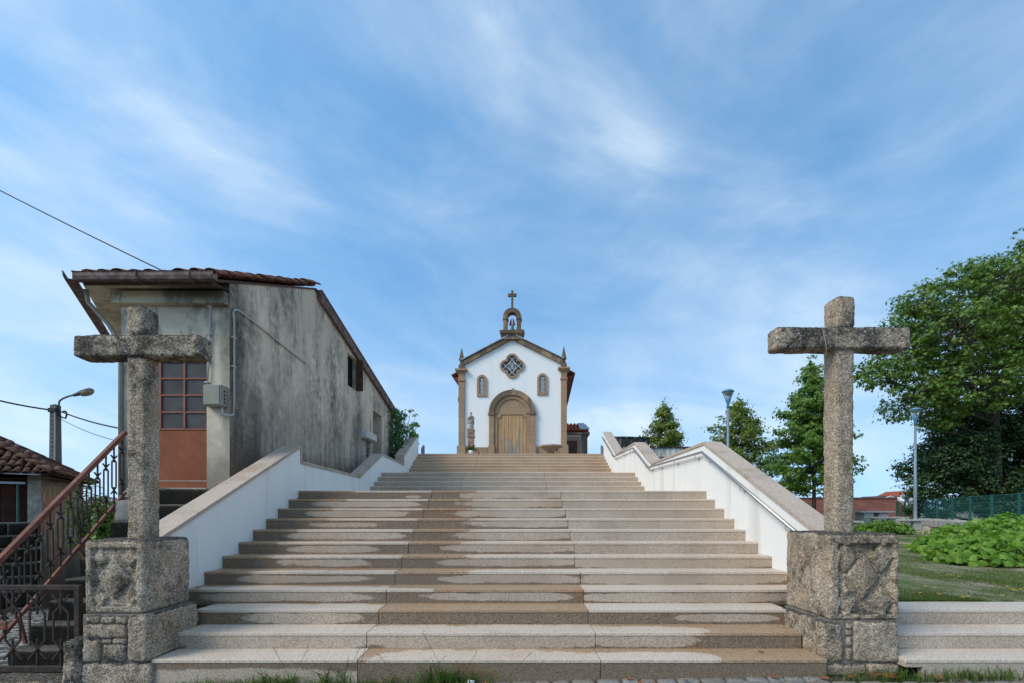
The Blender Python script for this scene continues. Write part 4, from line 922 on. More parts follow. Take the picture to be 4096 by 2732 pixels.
# ------------------------------------------------------------------ black stone steps up to the brown door, with railing and gate
bs = thing('side_steps', 'steep blackened stone steps climbing to the brown door', 'steps', (-5.0, 5.1, -0.2))
y0, z0 = 5.11, 0.0
for i in range(9):
    y = y0 + 0.203 * i; z = z0 + 0.237 * i; dep = 0.30 if i < 8 else YN - y - 0.01
    me = rough_mesh('step_stone', (1.42 - .012 * i, dep + 0.03, 0.29 if i else 0.35), 0.05, 0.028, 0.006, 120 + i, MAT['blackstone'], coarse=6)
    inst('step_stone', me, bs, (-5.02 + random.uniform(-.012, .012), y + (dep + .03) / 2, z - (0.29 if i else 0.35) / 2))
MB().box(-5.70, -4.32, 5.45, YN - .02, -0.6, 0.20).obj('step_core', MAT['blackstone'], bs)
MB().box(-5.69, -4.32, 6.15, YN - .02, 0.20, 1.10).obj('step_core', MAT['blackstone'], bs)
rough_at('parapet_stone', -5.78, -5.45, 6.52, 6.80, 1.40, 1.72, 0.05, 0.03, 0.006, 140, 'render', bs); 
rough_at('parapet_stone', -5.80, -5.42, 6.80, 7.2, 1.62, 1.92, 0.05, 0.03, 0.006, 141, 'render', bs)
RX = -5.86
railing = thing('stair_railing', 'rusty iron stair railing with looped balusters beside the black steps', 'railing', (RX, 6.0, 0))
hy0, hz0, hy1, hz1 = 4.98, 0.83, 6.80, 2.74
def hz(Y): return hz0 + (hz1 - hz0) * (Y - hy0) / (hy1 - hy0)
def sbar(m, a, b, w, h):
    a, b = Vector(a), Vector(b); t = (b - a).normalized(); s = Vector((1, 0, 0)) if abs(t.x) < .9 else Vector((0, 1, 0)); s = (s - t * s.dot(t)).normalized(); u = t.cross(s)
    vs = [p + s * i * w / 2 + u * j * h / 2 for p in (a, b) for i, j in ((-1, -1), (1, -1), (1, 1), (-1, 1))]
    m.add(vs, [(0, 1, 2, 3), (7, 6, 5, 4), (0, 4, 5, 1), (1, 5, 6, 2), (2, 6, 7, 3), (3, 7, 4, 0)])
m = MB(); sbar(m, (RX, hy0, hz0), (RX, hy1, hz1), 0.055, 0.055); fix_normals(m.obj('handrail_bar', MAT['rail_rust'], railing))
m = MB(); sbar(m, (RX, hy0, hz0 - .90), (RX, hy1, hz1 - .90), 0.032, 0.038); fix_normals(m.obj('bottom_bar', MAT['rail_rust'], railing))
def baluster(name, zt, zb, hw, ztop, zbot, plane, mat, parent, base, t=0.016):
    "two strands crossing above and below into a long loop, on upright stubs"
    m = MB()
    def q(u, z, d=0): return (base[0] + d, base[1] + u, z) if plane == 'y' else (base[0] + u, base[1] + d, z)
    for s, d in ((1, .007), (-1, -.007)):
        pts = [(s * hw, zt + hw * 1.15), (-s * hw, zt - hw * 1.15), (-s * hw, zb + hw * 1.15), (s * hw, zb - hw * 1.15)]
        for p, r in zip(pts[:-1], pts[1:]): sbar(m, q(p[0], p[1], d), q(r[0], r[1], d), t, t * .8)
    sbar(m, q(0, ztop), q(0, zt - hw * 1.3), t, t); sbar(m, q(0, zb + hw * 1.3), q(0, zbot), t, t)
    return m.obj(name, mat, parent)
for i in range(14):
    Y = 5.06 + 0.129 * i; h = hz(Y)
    baluster('baluster', h - .215, h - .68, 0.042, h - .02, h - .895, 'y', MAT['iron'], railing, (RX, Y))
for Y in (5.35, 6.1, 6.6): m = MB(); sbar(m, (RX, Y, hz(Y) - .91), (RX + .08, Y, hz(Y) - 1.22), 0.03, 0.03); m.obj('stanchion', MAT['rail_rust'], railing)
GY = 4.50
gate = thing('iron_gate', 'low dark iron gate with looped bars beside the left cross', 'gate', (-4.8, GY, 0))
GX0, GX1 = -5.55, -4.315
MB().cbox(GX0, GX1, GY - .02, GY + .02, .78, .83, .004).obj('top_rail', MAT['iron'], gate); MB().cbox(GX0, GX1, GY - .02, GY + .02, -.025, .03, .004).obj('bottom_rail', MAT['iron'], gate)
MB().cbox(GX1 - .055, GX1, GY - .022, GY + .022, .032, .778, .004).obj('stile', MAT['iron'], gate); MB().cbox(GX0, GX0 + .05, GY - .022, GY + .022, .032, .778, .004).obj('stile', MAT['iron'], gate)
for x in (51, 149, 244): baluster('loop_bar', .645, .19, 0.082, .785, .02, 'x', MAT['iron'], gate, (P(x, 0, GY).x, GY), .015)
baluster('loop_bar', .645, .19, 0.082, .785, .02, 'x', MAT['iron'], gate, (P(-48, 0, GY).x, GY), .015)
MB().cbox(-5.3, P(22, 0, GY - .05).x, GY - .05, GY - .025, .40, .48, .004).obj('latch', MAT['rail_rust'], gate)
rough_at('threshold_stone', -5.75, -4.27, 4.30, 4.72, -0.30, -0.035, 0.035, 0.03, 0.006, 150, 'oldstone_dark', None)
o = bpy.data.objects['threshold_stone']; tag(o, 'long dark stone sill under the iron gate', 'door sill')

# ------------------------------------------------------------------ derelict tiled house down the alley
th = math.radians(33.0)
HO = P(165, 0, 11.0); hz_e = 2.44
house = thing('derelict_house', 'derelict low house with sagging mossy tile roof and flaking pink plaster', 'house', (HO.x, HO.y, 0), 0)
U = Vector((-math.cos(th), -math.sin(th), 0)); V = Vector((-math.sin(th), math.cos(th), 0))
def H(u, v, z): p = HO + U * u + V * v; return (p.x, p.y, z)
def hquad(name, pts, mat, parent): return MB().add(pts, [tuple(range(len(pts)))]).obj(name, mat, parent)
hb = -1.6
m = MB(); m.add([H(0, 0, hb), H(0, 4, hb), H(0, 4, hz_e), H(0, 0, hz_e), H(-.0, 0, hb)], [(0, 1, 2, 3)]); m.obj('side_wall', MAT['pink'], house)
m = MB(); m.add([H(0, 0, hb), H(.235, 0, hb), H(.235, 0, hz_e), H(0, 0, hz_e)], [(0, 1, 2, 3)]); m.add([H(.235, 0, hb), H(7, 0, hb), H(7, 0, 1.30), H(.235, 0, 1.30)], [(0, 1, 2, 3)])
m.add([H(.235, 0, hb), H(.235, .25, hb), H(.235, .25, hz_e), H(.235, 0, hz_e)], [(0, 1, 2, 3)]); m.add([H(.235, 0, 1.30), H(7, 0, 1.30), H(7, .25, 1.30), H(.235, .25, 1.30)], [(0, 1, 2, 3)])
m.obj('front_wall', MAT['render'], house)
m = MB(); m.add([H(7, 0, hb), H(7, 4, hb), H(7, 4, hz_e), H(7, 0, hz_e)], [(0, 1, 2, 3)]); m.add([H(0, 4, hb), H(7, 4, hb), H(7, 4, hz_e), H(0, 4, hz_e)], [(0, 1, 2, 3)]); m.obj('rear_wall', MAT['render'], house)
for i in range(12):
    u0, u1 = (.25 + i * .24), .25 + (i + 1) * .24 - .012
    m = MB(); m.add([H(u0, .16, 1.31), H(u1, .16, 1.31), H(u1, .16, 2.35), H(u0, .16, 2.35), H(u0, .2, 1.31), H(u1, .2, 1.31), H(u1, .2, 2.35), H(u0, .2, 2.35)], [(0, 1, 2, 3), (7, 6, 5, 4), (0, 4, 5, 1), (1, 5, 6, 2), (2, 6, 7, 3), (3, 7, 4, 0)]); m.obj('board', MAT['redshed'], house)
m = MB(); sbar(m, H(.26, -.02, 2.23), H(3.4, -.02, 2.23), .05, .05); m.obj('sliding_rail', MAT['zinc'], house)
m = MB(); sbar(m, H(.41, .06, 1.31), H(.41, .06, 2.2), .04, .04); m.obj('green_post', MAT['bronze'], house)
m = MB(); m.tube([H(-.02, .05, 2.36), H(-.03, 2, 2.33), H(-.03, 3.95, 2.28)], .014, 6); m.obj('wall_pipe', MAT['pvc'], house)
ov = 0.28; zr = hz_e + (2 + ov) * .62; e0, e1 = -ov, 7 + ov; ze = hz_e - .02
m = MB(); q = [H(-ov, -ov, ze), H(-ov, 4 + ov, ze), H(7 + ov, 4 + ov, ze), H(7 + ov, -ov, ze), H(2, 2, zr), H(5, 2, zr)]
m.add(q, [(0, 3, 5, 4), (1, 0, 4), (2, 1, 4, 5), (3, 2, 5)]); roof = m.obj('roof', MAT['tile_old'], house)
m = MB(); q2 = [Vector(p) - Vector((0, 0, .09)) for p in q[:4]]; m.add([*q2], [(0, 1, 2, 3)]); m.obj('eave_soffit', MAT['wood_brown'], house)
To = barrel('roof_tile', MAT['tile_old'], 0.155, 0.36); slope = math.atan(.62)
rotz_front = math.atan2(V.y, V.x) - math.pi / 2; rotz_side = math.atan2(U.y, U.x) - math.pi / 2
cnt = 0; more_tiles = MB()
def cover(start, across, updir, width, rotz, hip0, hip1):
    global cnt
    rows_ = int((2 + ov) / math.cos(slope) / .27) + 1
    for r in range(rows_):
        d = .27 * r * math.cos(slope); z = ze + .03 + .27 * r * math.sin(slope); n = int(width / .16)
        for k in range(n + 1):
            a = .16 * k + random.uniform(-.02, .02)
            if a < d * hip0 - .05 or a > width - d * hip1 + .05: continue
            p = Vector(start) + across * a + updir * d
            if p.y < 6 or 2070 + 1820 * p.x / p.y < -140: continue
            loc_, rot_ = (p.x, p.y, z + random.uniform(-.015, .02)), (slope - .05 + random.uniform(-.05, .05), random.uniform(-.06, .06), rotz + random.uniform(-.09, .09)); cnt += 1
            if cnt <= 300: inst('roof_tile', To, house, loc_, rot_)
            else:
                M4 = Matrix.LocRotScale(Vector(loc_), __import__('mathutils').Euler(rot_), None); more_tiles.add([M4 @ v.co for v in To.vertices], [tuple(q.vertices) for q in To.polygons])
cover(H(-ov, -ov, 0), U, V, 7 + 2 * ov, rotz_front, 1.0, 1.0)
cover(H(-ov, 4 + ov, 0), -V, U, 4 + 2 * ov, rotz_side, 1.0, 1.0)
if more_tiles.v: stuff(more_tiles.obj('more_roof_tiles', MAT['tile_old'], house, True))
hipT = barrel('hip_tile', MAT['tile_old'], 0.20, 0.42)
for (a, b) in ((q[0], q[4]), (q[1], q[4]), (q[4], q[5])):
    a, b = Vector(a), Vector(b); d = (b - a); n = int(d.length / .38); el = math.asin(d.z / d.length); az = math.atan2(d.y, d.x) - math.pi / 2
    for i in range(n): p = a + d * (i / n); inst('hip_tile', hipT, house, (p.x, p.y, p.z + .05 + random.uniform(-.01, .015)), (el, 0, az + random.uniform(-.05, .05)))
m = MB(); c = H(-.1, -.3, 0); m.add([H(-.05, -.36, ze - .01), H(.55, -.34, ze + .0), H(.45, -.05, ze + .12), H(-.1, -.02, ze + .11)], [(0, 1, 2, 3)]); m.obj('metal_flashing', MAT['zinc'], house)
# coarse blackened masonry below the boarded front
rz_h = math.atan2(U.y, U.x); r = 0; z = 1.295
while z > -1.3:
    hh_ = random.uniform(.30, .44); u = .02 - random.uniform(0, .3)
    while u < 4.6:
        L = random.uniform(.45, .85); u0, u1 = max(u, .012), u + L - .018
        if u1 - u0 > .12:
            me = rough_mesh('foundation_stone', (u1 - u0, .22, hh_ - .02), .085, .03, .012, 300 + r, MAT['blackstone'], coarse=4); p = HO + U * ((u0 + u1) / 2) + V * .06
            inst('foundation_stone', me, house, (p.x, p.y, z - hh_ / 2), (0, 0, rz_h)); r += 1
        u += L
    z -= hh_

# ------------------------------------------------------------------ utility pole with street lamp, and cables
PYY = 17.0; pb = P(222, 0, PYY)
pole = thing('utility_pole', 'slender concrete utility pole with a curved street lamp arm', 'utility pole', (pb.x, PYY, -1.6))
zt = P(0, 1622, PYY).z
m = MB(); m.add([(pb.x + sx * w, PYY + sy * w, z) for (z, w) in ((-1.8, .16), (zt, .105)) for sx, sy in ((-1, -1), (1, -1), (1, 1), (-1, 1))], [(0, 1, 2, 3), (7, 6, 5, 4), (0, 4, 5, 1), (1, 5, 6, 2), (2, 6, 7, 3), (3, 7, 4, 0)])
m.add([(pb.x + sx * .105, PYY + sy * .105, zt + .001) for sx, sy in ((-1, -1), (1, -1), (1, 1), (-1, 1))] + [(pb.x, PYY, zt + .06)], [(0, 1, 4), (1, 2, 4), (2, 3, 4), (3, 0, 4)])
sh = fix_normals(m.obj('shaft', MAT['conc_pole'], pole))
for i in range(22): m = MB(); z = zt - .45 - i * .16; m.box(pb.x - .03, pb.x + .03, PYY - .112 - i * .0012, PYY - .108, z, z + .04); m.obj('step_hole', MAT['black'], sh)
MB().tube([(pb.x + .10, PYY - .12, zt - .1), (pb.x + .10, PYY - .15, -1.6)], .02, 6).obj('cable_duct', MAT['pvc'], pole)
arm = [P(236, 1660, PYY), P(236, 1610, PYY), P(240, 1602, PYY), P(252, 1594, PYY), P(275, 1585, PYY), P(295, 1580, PYY)]
MB().tube(arm, .032, 8).obj('lamp_arm', MAT['conc_pole'], pole, smooth=True)
a, b = P(291, 1583, PYY), P(369, 1560, PYY); d = (b - a)
lh = MB(); secs = [(0, .07, .05), (.25, .10, .08), (.55, .14, .12), (.85, .15, .12), (1, .09, .05)]; vs = []
for t, wy, hz_ in secs:
    c = a + d * t
    for (py, pz) in ((-1, -.3), (-.8, .5), (0, 1), (.8, .5), (1, -.3)): vs.append((c.x, c.y + py * wy, c.z + pz * hz_))
lh.add(vs, [(i * 5 + k, i * 5 + (k + 1) % 5, (i + 1) * 5 + (k + 1) % 5, (i + 1) * 5 + k) for i in range(4) for k in range(5)] + [(0, 1, 2, 3, 4), (24, 23, 22, 21, 20)])
lamp = fix_normals(lh.obj('lamp_head', MAT['conc_pole'], pole)); c = a + d * .72
m = MB(); m.lathe([(.02, -.14), (.12, -.12), (.15, -.05), (.15, -.03)], 10, (0, 0, 0)); m.v = [(x * 1.7, y, z) for x, y, z in m.v]
for i in range(len(m.v)): x, y, z = m.v[i]; m.v[i] = (c.x + x, c.y + y, c.z + z + x * .25)
m.obj('lamp_lens', simple('yellowed_lens', (.30, .23, .12), .4, .4), lamp, smooth=True)
MB().tube([P(236, 1660, PYY), P(245, 1668, PYY), P(262, 1674, PYY), P(268, 1655, PYY), P(262, 1645, PYY), P(252, 1646, PYY)], .03, 6).obj('cable_loop', MAT['black'], pole)
MB().cbox(pb.x - .14, pb.x + .16, PYY - .16, PYY - .10, P(0, 1646, PYY).z - .05, P(0, 1640, PYY).z + .05, .01).obj('cable_clamp', MAT['black'], pole)
def cable(name, label, a, b, sag, r):
    pts = [a.lerp(b, i / 24) - Vector((0, 0, sag * 4 * (i / 24) * (1 - i / 24))) for i in range(25)]
    return tag(MB().tube(pts, r, 5).obj(name, MAT['black'], smooth=True), label, 'cable')
cable('overhead_cable', 'black cable coming down from the upper left to the building corner', P(-700, 392, 9.5), P(905, 1205, 7.18), .07, .011)
cable('overhead_cable', 'thick cable running from the left edge to the utility pole', P(-500, 1430, 14.5), P(213, 1641, PYY), .25, .03)
cable('overhead_cable', 'thick cable from the utility pole to the stained building', P(236, 1643, PYY), Vector((-9.55, 13.2, P(480, 1736, 13.2).z)), .22, .026)
cable('overhead_cable', 'thin sagging wire from the utility pole to the building', P(240, 1674, PYY), Vector((-9.3, 12.8, P(475, 1792, 12.8).z)), .30, .011)
# ------------------------------------------------------------------ the chapel
CH = thing('chapel', 'small white chapel with granite trim, arched portal and bell gable', 'chapel', (-0.28, 24.0, 3.823), math.radians(-3))
K = 0.00614
def cx(x): return (x - 640) * K
def cz(y): return 13.758 - K * y - 3.823
def cpart(m, name, mat, parent=CH, smooth=False, fix=True):
    o = m.obj(name, MAT[mat], parent, smooth, local=True)
    return fix_normals(o) if fix else o
EZ = cz(720)          # eave height of the gable wall
cpart(MB().prism([(cx(205), 0), (cx(1080), 0), (cx(1080), cz(735)), (cx(640), cz(500)), (cx(205), cz(735))], 'xz', 0.0, 0.45), 'front_wall', 'chapel_white')
cpart(MB().box(cx(215), cx(1072), 0.45, 8.6, 0, cz(780)), 'nave_wall', 'chapel_white')
# raking cornice, in stones
for s in (-1, 1):
    n = 5
    for i in range(n):
        def at(t): return (s * (0.0 + (cx(1075) - .0) * t), cz(475) + (cz(697) - cz(475)) * t)
        a, b = at(i / n + (.002 if i else 0)), at((i + 1) / n - .002)
        th_ = .25; q = [(a[0], a[1]), (b[0], b[1]), (b[0], b[1] - th_ * .95), (a[0], a[1] - th_)]
        cpart(MB().prism(q, 'xz', -0.14, 0.10), 'cornice_stone', 'cgran_dark')
    q = [(0, cz(472)), (s * cx(1082), cz(695)), (s * cx(1082), cz(695) + .05), (0, cz(472) + .05)]
    cpart(MB().prism(q, 'xz', -0.20, 0.5), 'roof_edge', 'zinc')
# tiled roof: deck with rows of tiles and the tile ends of both eaves
rw = 3.25; rz0 = cz(790); rz1 = cz(475) - .02
for s in (-1, 1):
    m = MB(); q = [(0, rz1), (s * rw, rz0), (s * rw, rz0 - .06), (0, rz1 - .08)]
    rf = cpart(m.prism(q, 'xz', 0.52, 9.0), 'roof', 'tile_red')
    sl_ = math.atan2(rz1 - rz0, rw); Tt = barrel('eave_tile', MAT['tile_red'], .23, .5)
    for i in range(36):
        o = inst('eave_tile', Tt, rf, (s * (rw + .06), 0.55 + .235 * i, rz0 - .02), (sl_, 0, math.pi / 2 if s > 0 else -math.pi / 2), local=True)
cpart(MB().cbox(cx(125), cx(210), 0.5, 8.8, rz0 - .20, rz0 - .07, .01), 'eave_cornice', 'bellred'); cpart(MB().cbox(cx(1075), cx(1160), 0.5, 8.8, rz0 - .20, rz0 - .07, .01), 'eave_cornice', 'bellred')
# corner pilasters with capitals and pinnacles
for (a, b) in ((178, 228), (1057, 1107)):
    c = (cx(a) + cx(b)) / 2; w = (cx(b) - cx(a)) / 2
    cpart(MB().cbox(c - w - .08, c + w + .08, -.20, .5, 0, cz(1425), .015), 'pilaster_base', 'cgran')
    zs_ = [cz(1425), 1.9, 2.7, 3.5, 4.2, cz(870)]
    for z0_, z1_ in zip(zs_[:-1], zs_[1:]): cpart(MB().cbox(c - w, c + w, -.12, .48, z0_ + .002, z1_ - .002, .008), 'pilaster_stone', 'cgran')
    cpart(MB().cbox(c - w - .035, c + w + .035, -.155, .49, cz(870), cz(853), .02), 'astragal', 'cgran')
    cpart(MB().cbox(c - w, c + w, -.12, .48, cz(853) + .002, cz(805), .006), 'pilaster_stone', 'cgran')
    m = MB(); prof = [(w, cz(805)), (w + .04, cz(795)), (w + .13, cz(783)), (w + .16, cz(780)), (w + .16, cz(766))]
    vs = []
    for (r, z) in prof: vs += [(c - r, -.12 - (r - w), z), (c + r, -.12 - (r - w), z), (c + r, .48, z), (c - r, .48, z)]
    m.add(vs, [(i * 4 + k, i * 4 + (k + 1) % 4, (i + 1) * 4 + (k + 1) % 4, (i + 1) * 4 + k) for i in range(4) for k in range(4)] + [(0, 1, 2, 3), (19, 18, 17, 16)]); cpart(m, 'capital', 'cgran')
    m = MB(); prof = [(.155, cz(765)), (.15, cz(735)), (.085, cz(712)), (.065, cz(700)), (.075, cz(693)), (.135, cz(683)), (.12, cz(672)), (.006, cz(572))]
    vs = []
    for (r, z) in prof: vs += [(c - r, .02 - r, z), (c + r, .02 - r, z), (c + r, .02 + r, z), (c - r, .02 + r, z)]
    L = len(prof); m.add(vs, [(i * 4 + k, i * 4 + (k + 1) % 4, (i + 1) * 4 + (k + 1) % 4, (i + 1) * 4 + k) for i in range(L - 1) for k in range(4)] + [(0, 1, 2, 3), (L*4-1, L*4-2, L*4-3, L*4-4)]); cpart(m, 'pinnacle', 'cgran_dark')
for (x0, x1) in ((228, 333), (333, 432)): cpart(MB().cbox(cx(x0) + .09 * (x0 == 228), cx(x1) - .003, -.07, -.001, 0, cz(1436), .006), 'plinth_stone', 'cgran')
for (x0, x1) in ((852, 950), (953, 1043)): cpart(MB().cbox(cx(x0), cx(x1) - .01, -.07, -.001, 0, cz(1430), .006), 'plinth_stone', 'cgran')
# portal
def arc(r, a0, a1, n, c=(640, 1150)): return [(cx(c[0]) + r * math.cos(math.radians(a0 + (a1 - a0) * i / n)), cz(c[1]) + r * math.sin(math.radians(a0 + (a1 - a0) * i / n))) for i in range(n + 1)]
for (ri, ro, y0_, mat, nst) in ((.96, 1.225, -.20, 'cgran_dark', 9), (.765, .955, -.11, 'cgran', 9)):
    for i in range(nst):
        a0, a1 = 180 * i / nst + .15, 180 * (i + 1) / nst - .15
        cpart(MB().ring(arc(ro, a0, a1, 4), arc(ri, a0, a1, 4), 'xz', y0_, -.001), 'voussoir', mat)
for i, (a0, a1) in enumerate(((0, 60), (60, 122), (122, 180))):
    o_ = arc(.76, a0, a1, 6); pts = [p for p in o_ if True]
    zb = cz(1095); pts = [(x, max(z, zb)) for x, z in o_]; pts = [pts[0]] + pts[1:]
    lo = [(x, zb) for x, z in o_]
    cpart(MB().ring(pts, lo, 'xz', -.05, -.001), 'tympanum_stone', 'cgran')
cpart(MB().prism([(cx(517), cz(1158)), (cx(763), cz(1158)), (cx(763) - .0, cz(1150)), (cx(757), cz(1097)), (cx(523), cz(1097)), (cx(517), cz(1150))], 'xz', -.075, -.001), 'lintel', 'cgran')
for s in (-1, 1):
    z_ = [0, .45, cz(1425), 1.75, 2.15, cz(1165)]
    x0, x1 = sorted((s * cx(795), s * cx(838)))
    cpart(MB().cbox(x0 - .03, x1 + .03, -.23, -.001, 0, cz(1425), .01), 'jamb_base', 'cgran')
    for a, b in zip(z_[2:-1], z_[3:]): cpart(MB().cbox(x0, x1, -.185, -.001, a + .002, b - .002, .006), 'jamb_stone', 'cgran')
    cpart(MB().cbox(x0 - .03, x1 + .05, -.24, -.001, cz(1165), cz(1146), .012) if s > 0 else MB().cbox(x0 - .05, x1 + .03, -.24, -.001, cz(1165), cz(1146), .012), 'impost', 'cgran_dark')
    xi0, xi1 = sorted((s * cx(765), s * cx(794.5)))
    zi = [0, 1.0, 1.75, 2.4, cz(1190)]
    for a, b in zip(zi[:-1], zi[1:]): cpart(MB().cbox(xi0, xi1, -.105, -.001, a + .002, b - .002, .006), 'inner_jamb_stone', 'cgran')
    # quarter-round shoulder under the lintel
    xc, zc = s * cx(765), cz(1158); q = [(xc + s * (cx(794.5) - cx(765)), cz(1190)), (xc, cz(1190))] + [(xc - s * .20 * math.sin(math.radians(t)), cz(1190) + .195 * (1 - math.cos(math.radians(t)))) for t in (20, 40, 60, 80, 90)] + [(xc - s * .20, zc), (xc + s * (cx(794.5) - cx(765)), zc)]
    cpart(MB().prism(q, 'xz', -.08, -.002), 'lintel_shoulder', 'cgran')
n = 8; dw = (cx(764) - cx(516)) / n
dr = cpart(MB().box(cx(516), cx(764), -.012, -.002, 0, cz(1160)), 'door', 'wood_brown')
for i in range(n): cpart(MB().cbox(cx(516) + dw * i + .006, cx(516) + dw * (i + 1) - .006, -.035, -.012, .01, cz(1160), .005), 'door_board', 'doorwood', dr)
# quatrefoil window
qc = (0.0, cz(740)); c_, ro, ri = .315, .335, .235
frame_pts = []
for k, ang in enumerate((90, 0, -90, 180)):
    ca, sa = math.cos(math.radians(ang)), math.sin(math.radians(ang)); ce = (qc[0] + c_ * ca, qc[1] + c_ * sa)
    N = 14; out = []; inn = []
    for i in range(N + 1):
        t = i / N; ao = math.radians(ang - 86 + 172 * t); ai = math.radians(ang - 114 + 228 * t)
        out.append((ce[0] + ro * math.cos(ao), ce[1] + ro * math.sin(ao))); inn.append((ce[0] + ri * math.cos(ai), ce[1] + ri * math.sin(ai)))
    if k == 0: qw = thing('tmp', 'x', 'x')
    frame_pts.append(inn); cpart(MB().ring(out, inn, 'xz', -.075, -.001), 'quatrefoil_stone', 'cgran')
bpy.data.objects.remove(qw)
outl = frame_pts[0] + frame_pts[3] + frame_pts[2] + frame_pts[1]
gl = cpart(MB().prism(outl, 'xz', -.014, -.004), 'quatrefoil_glass', 'cglass')
def bar(m, a, b, w=.011, y=-.024): 
    d = Vector((b[0] - a[0], 0, b[1] - a[1])).normalized(); p = Vector((-d.z, 0, d.x)) * w
    vs = [(q[0] + s * p.x, yy, q[1] + s * p.z) for yy in (y, y + .008) for q in (a, b) for s in (-1, 1)]
    m.add(vs, [(0, 1, 3, 2), (4, 6, 7, 5), (0, 2, 6, 4), (1, 5, 7, 3), (0, 4, 5, 1), (2, 3, 7, 6)])
m = MB(); e_ = .165
for (u, v) in ((0, 0), (1, 0), (-1, 0), (0, 1), (0, -1)):
    o = (qc[0] + u * .33, qc[1] + v * .33); h = .16
    bar(m, (o[0] - h, o[1] - h), (o[0] + h, o[1] + h)); bar(m, (o[0] - h, o[1] + h), (o[0] + h, o[1] - h))
for s in (-1, 1): bar(m, (qc[0] + s * e_, qc[1] - .16), (qc[0] + s * e_, qc[1] + .16)); bar(m, (qc[0] - .16, qc[1] + s * e_), (qc[0] + .16, qc[1] + s * e_))
bar(m, (qc[0], qc[1] - .16), (qc[0], qc[1] + .16)); cpart(m, 'lattice', 'lattice', gl)
# lancet windows
for x0, x1, yt, yb in ((336, 424, 812, 998), (855, 945, 808, 994)):
    c = cx((x0 + x1) / 2); wo = cx(x1) - c; wi = wo - .115; zb_, zt_ = cz(yb), cz(yt); sp = zt_ - wo
    o_ = [(c - wo, zb_ + .13)] + [(c + wo * math.cos(math.radians(180 - 15 * i)), sp + wo * math.sin(math.radians(180 - 15 * i))) for i in range(13)] + [(c + wo, zb_ + .13)]
    i_ = [(c - wi, zb_ + .13)] + [(c + wi * math.cos(math.radians(180 - 15 * i)), sp + wi * math.sin(math.radians(180 - 15 * i))) for i in range(13)] + [(c + wi, zb_ + .13)]
    w_ = cpart(MB().ring(o_, i_, 'xz', -.07, -.001), 'window_surround', 'cgran')
    cpart(MB().cbox(c - wo, c + wo, -.075, -.001, zb_, zb_ + .128, .006), 'window_sill', 'cgran', w_)
    gl2 = cpart(MB().prism(i_, 'xz', -.014, -.004), 'window_glass', 'cglass'); m = MB(); hgt = sp - zb_ - .13
    for s in (-1, 1):
        bar(m, (c + s * .025, zb_ + .14), (c + s * .025, sp + wi - .03), .010)
        for k in range(3): z0_ = zb_ + .14 + hgt * .3 * k; bar(m, (c + s * .03, z0_), (c + s * (wi - .01), z0_ + hgt * .3), .009); bar(m, (c + s * (wi - .01), z0_), (c + s * .03, z0_ + hgt * .3), .009)
        bar(m, (c + s * .02, sp - .01), (c + s * wi * .68, sp + wi * .68), .009)
    bar(m, (c - wi + .01, sp + .0), (c + wi - .01, sp + .0), .010); cpart(m, 'lattice', 'lattice', gl2)
# bell gable
yb0, yb1 = -.16, .32
m = MB(); prof = [(cx(730), cz(520)), (cx(722), cz(490)), (cx(742), cz(470)), (cx(746), cz(447))]
vs = []
for (x, z) in prof: vs += [(-x, yb0 - (x - cx(722)), z), (x, yb0 - (x - cx(722)), z), (x, yb1, z), (-x, yb1, z)]
m.add(vs, [(i * 4 + k, i * 4 + (k + 1) % 4, (i + 1) * 4 + (k + 1) % 4, (i + 1) * 4 + k) for i in range(3) for k in range(4)] + [(0, 1, 2, 3), (15, 14, 13, 12)]); bg = cpart(m, 'bell_gable_base', 'cgran_dark')
for s in (-1, 1):
    x0, x1 = sorted((s * cx(680), s * cx(716)))
    cpart(MB().cbox(x0 - .035, x1 + .035, yb0 - .0, yb1 - .04, cz(447) + .001, cz(430), .01), 'column_base', 'cgran_dark')
    cpart(MB().cbox(x0, x1, yb0 + .03, yb1 - .07, cz(430), cz(345), .01), 'bell_column', 'cgran_dark')
    cpart(MB().cbox(x0 - .03, x1 + .04, yb0, yb1 - .04, cz(345) + .001, cz(325), .012), 'column_capital', 'cgran_dark')
for i in range(5):
    a0, a1 = 36 * i + .3, 36 * (i + 1) - .3
    o_ = arc(.48, a0, a1, 4, (640, 325)); i_ = arc(.245, a0, a1, 4, (640, 325)); cpart(MB().ring(o_, i_, 'xz', yb0 + .02, yb1 - .06), 'bell_arch_stone', 'cgran_dark')
cpart(MB().cbox(-.055, .055, .02, .13, cz(250), cz(85), .008), 'roof_cross_shaft', 'cgran_dark'); cpart(MB().cbox(-.225, .225, .018, .132, cz(138), cz(112), .008), 'roof_cross_arm', 'cgran_dark')
m = MB(); m.lathe([(.03, .30), (.07, .29), (.085, .22), (.10, .10), (.125, .03), (.135, 0)][::-1], 14, (0, .07, cz(431))); bl_ = cpart(m, 'bell', 'bronze', smooth=True)
cpart(MB().prism([(-.17, cz(383)), (.17, cz(383)), (.08, cz(335)), (-.08, cz(335))], 'xz', .03, .11), 'bell_yoke', 'bellred')
cpart(MB().cbox(-.035, .035, .018, .122, cz(390), cz(325), .006), 'yoke_strap', 'lattice'); cpart(MB().cbox(cx(592), cx(684), .05, .09, cz(436), cz(431), .003), 'bell_bar', 'iron')
for s in (-1, 1): cpart(MB().cbox(min(s * 2.88, s * 3.02), max(s * 2.88, s * 3.02), .7, .95, cz(1010), cz(970), .008), 'wall_floodlight', 'wood_brown')
cpart(MB().cbox(cx(637), cx(657), -.03, -.001, cz(940), cz(928), .004), 'portal_lamp', 'pvc')
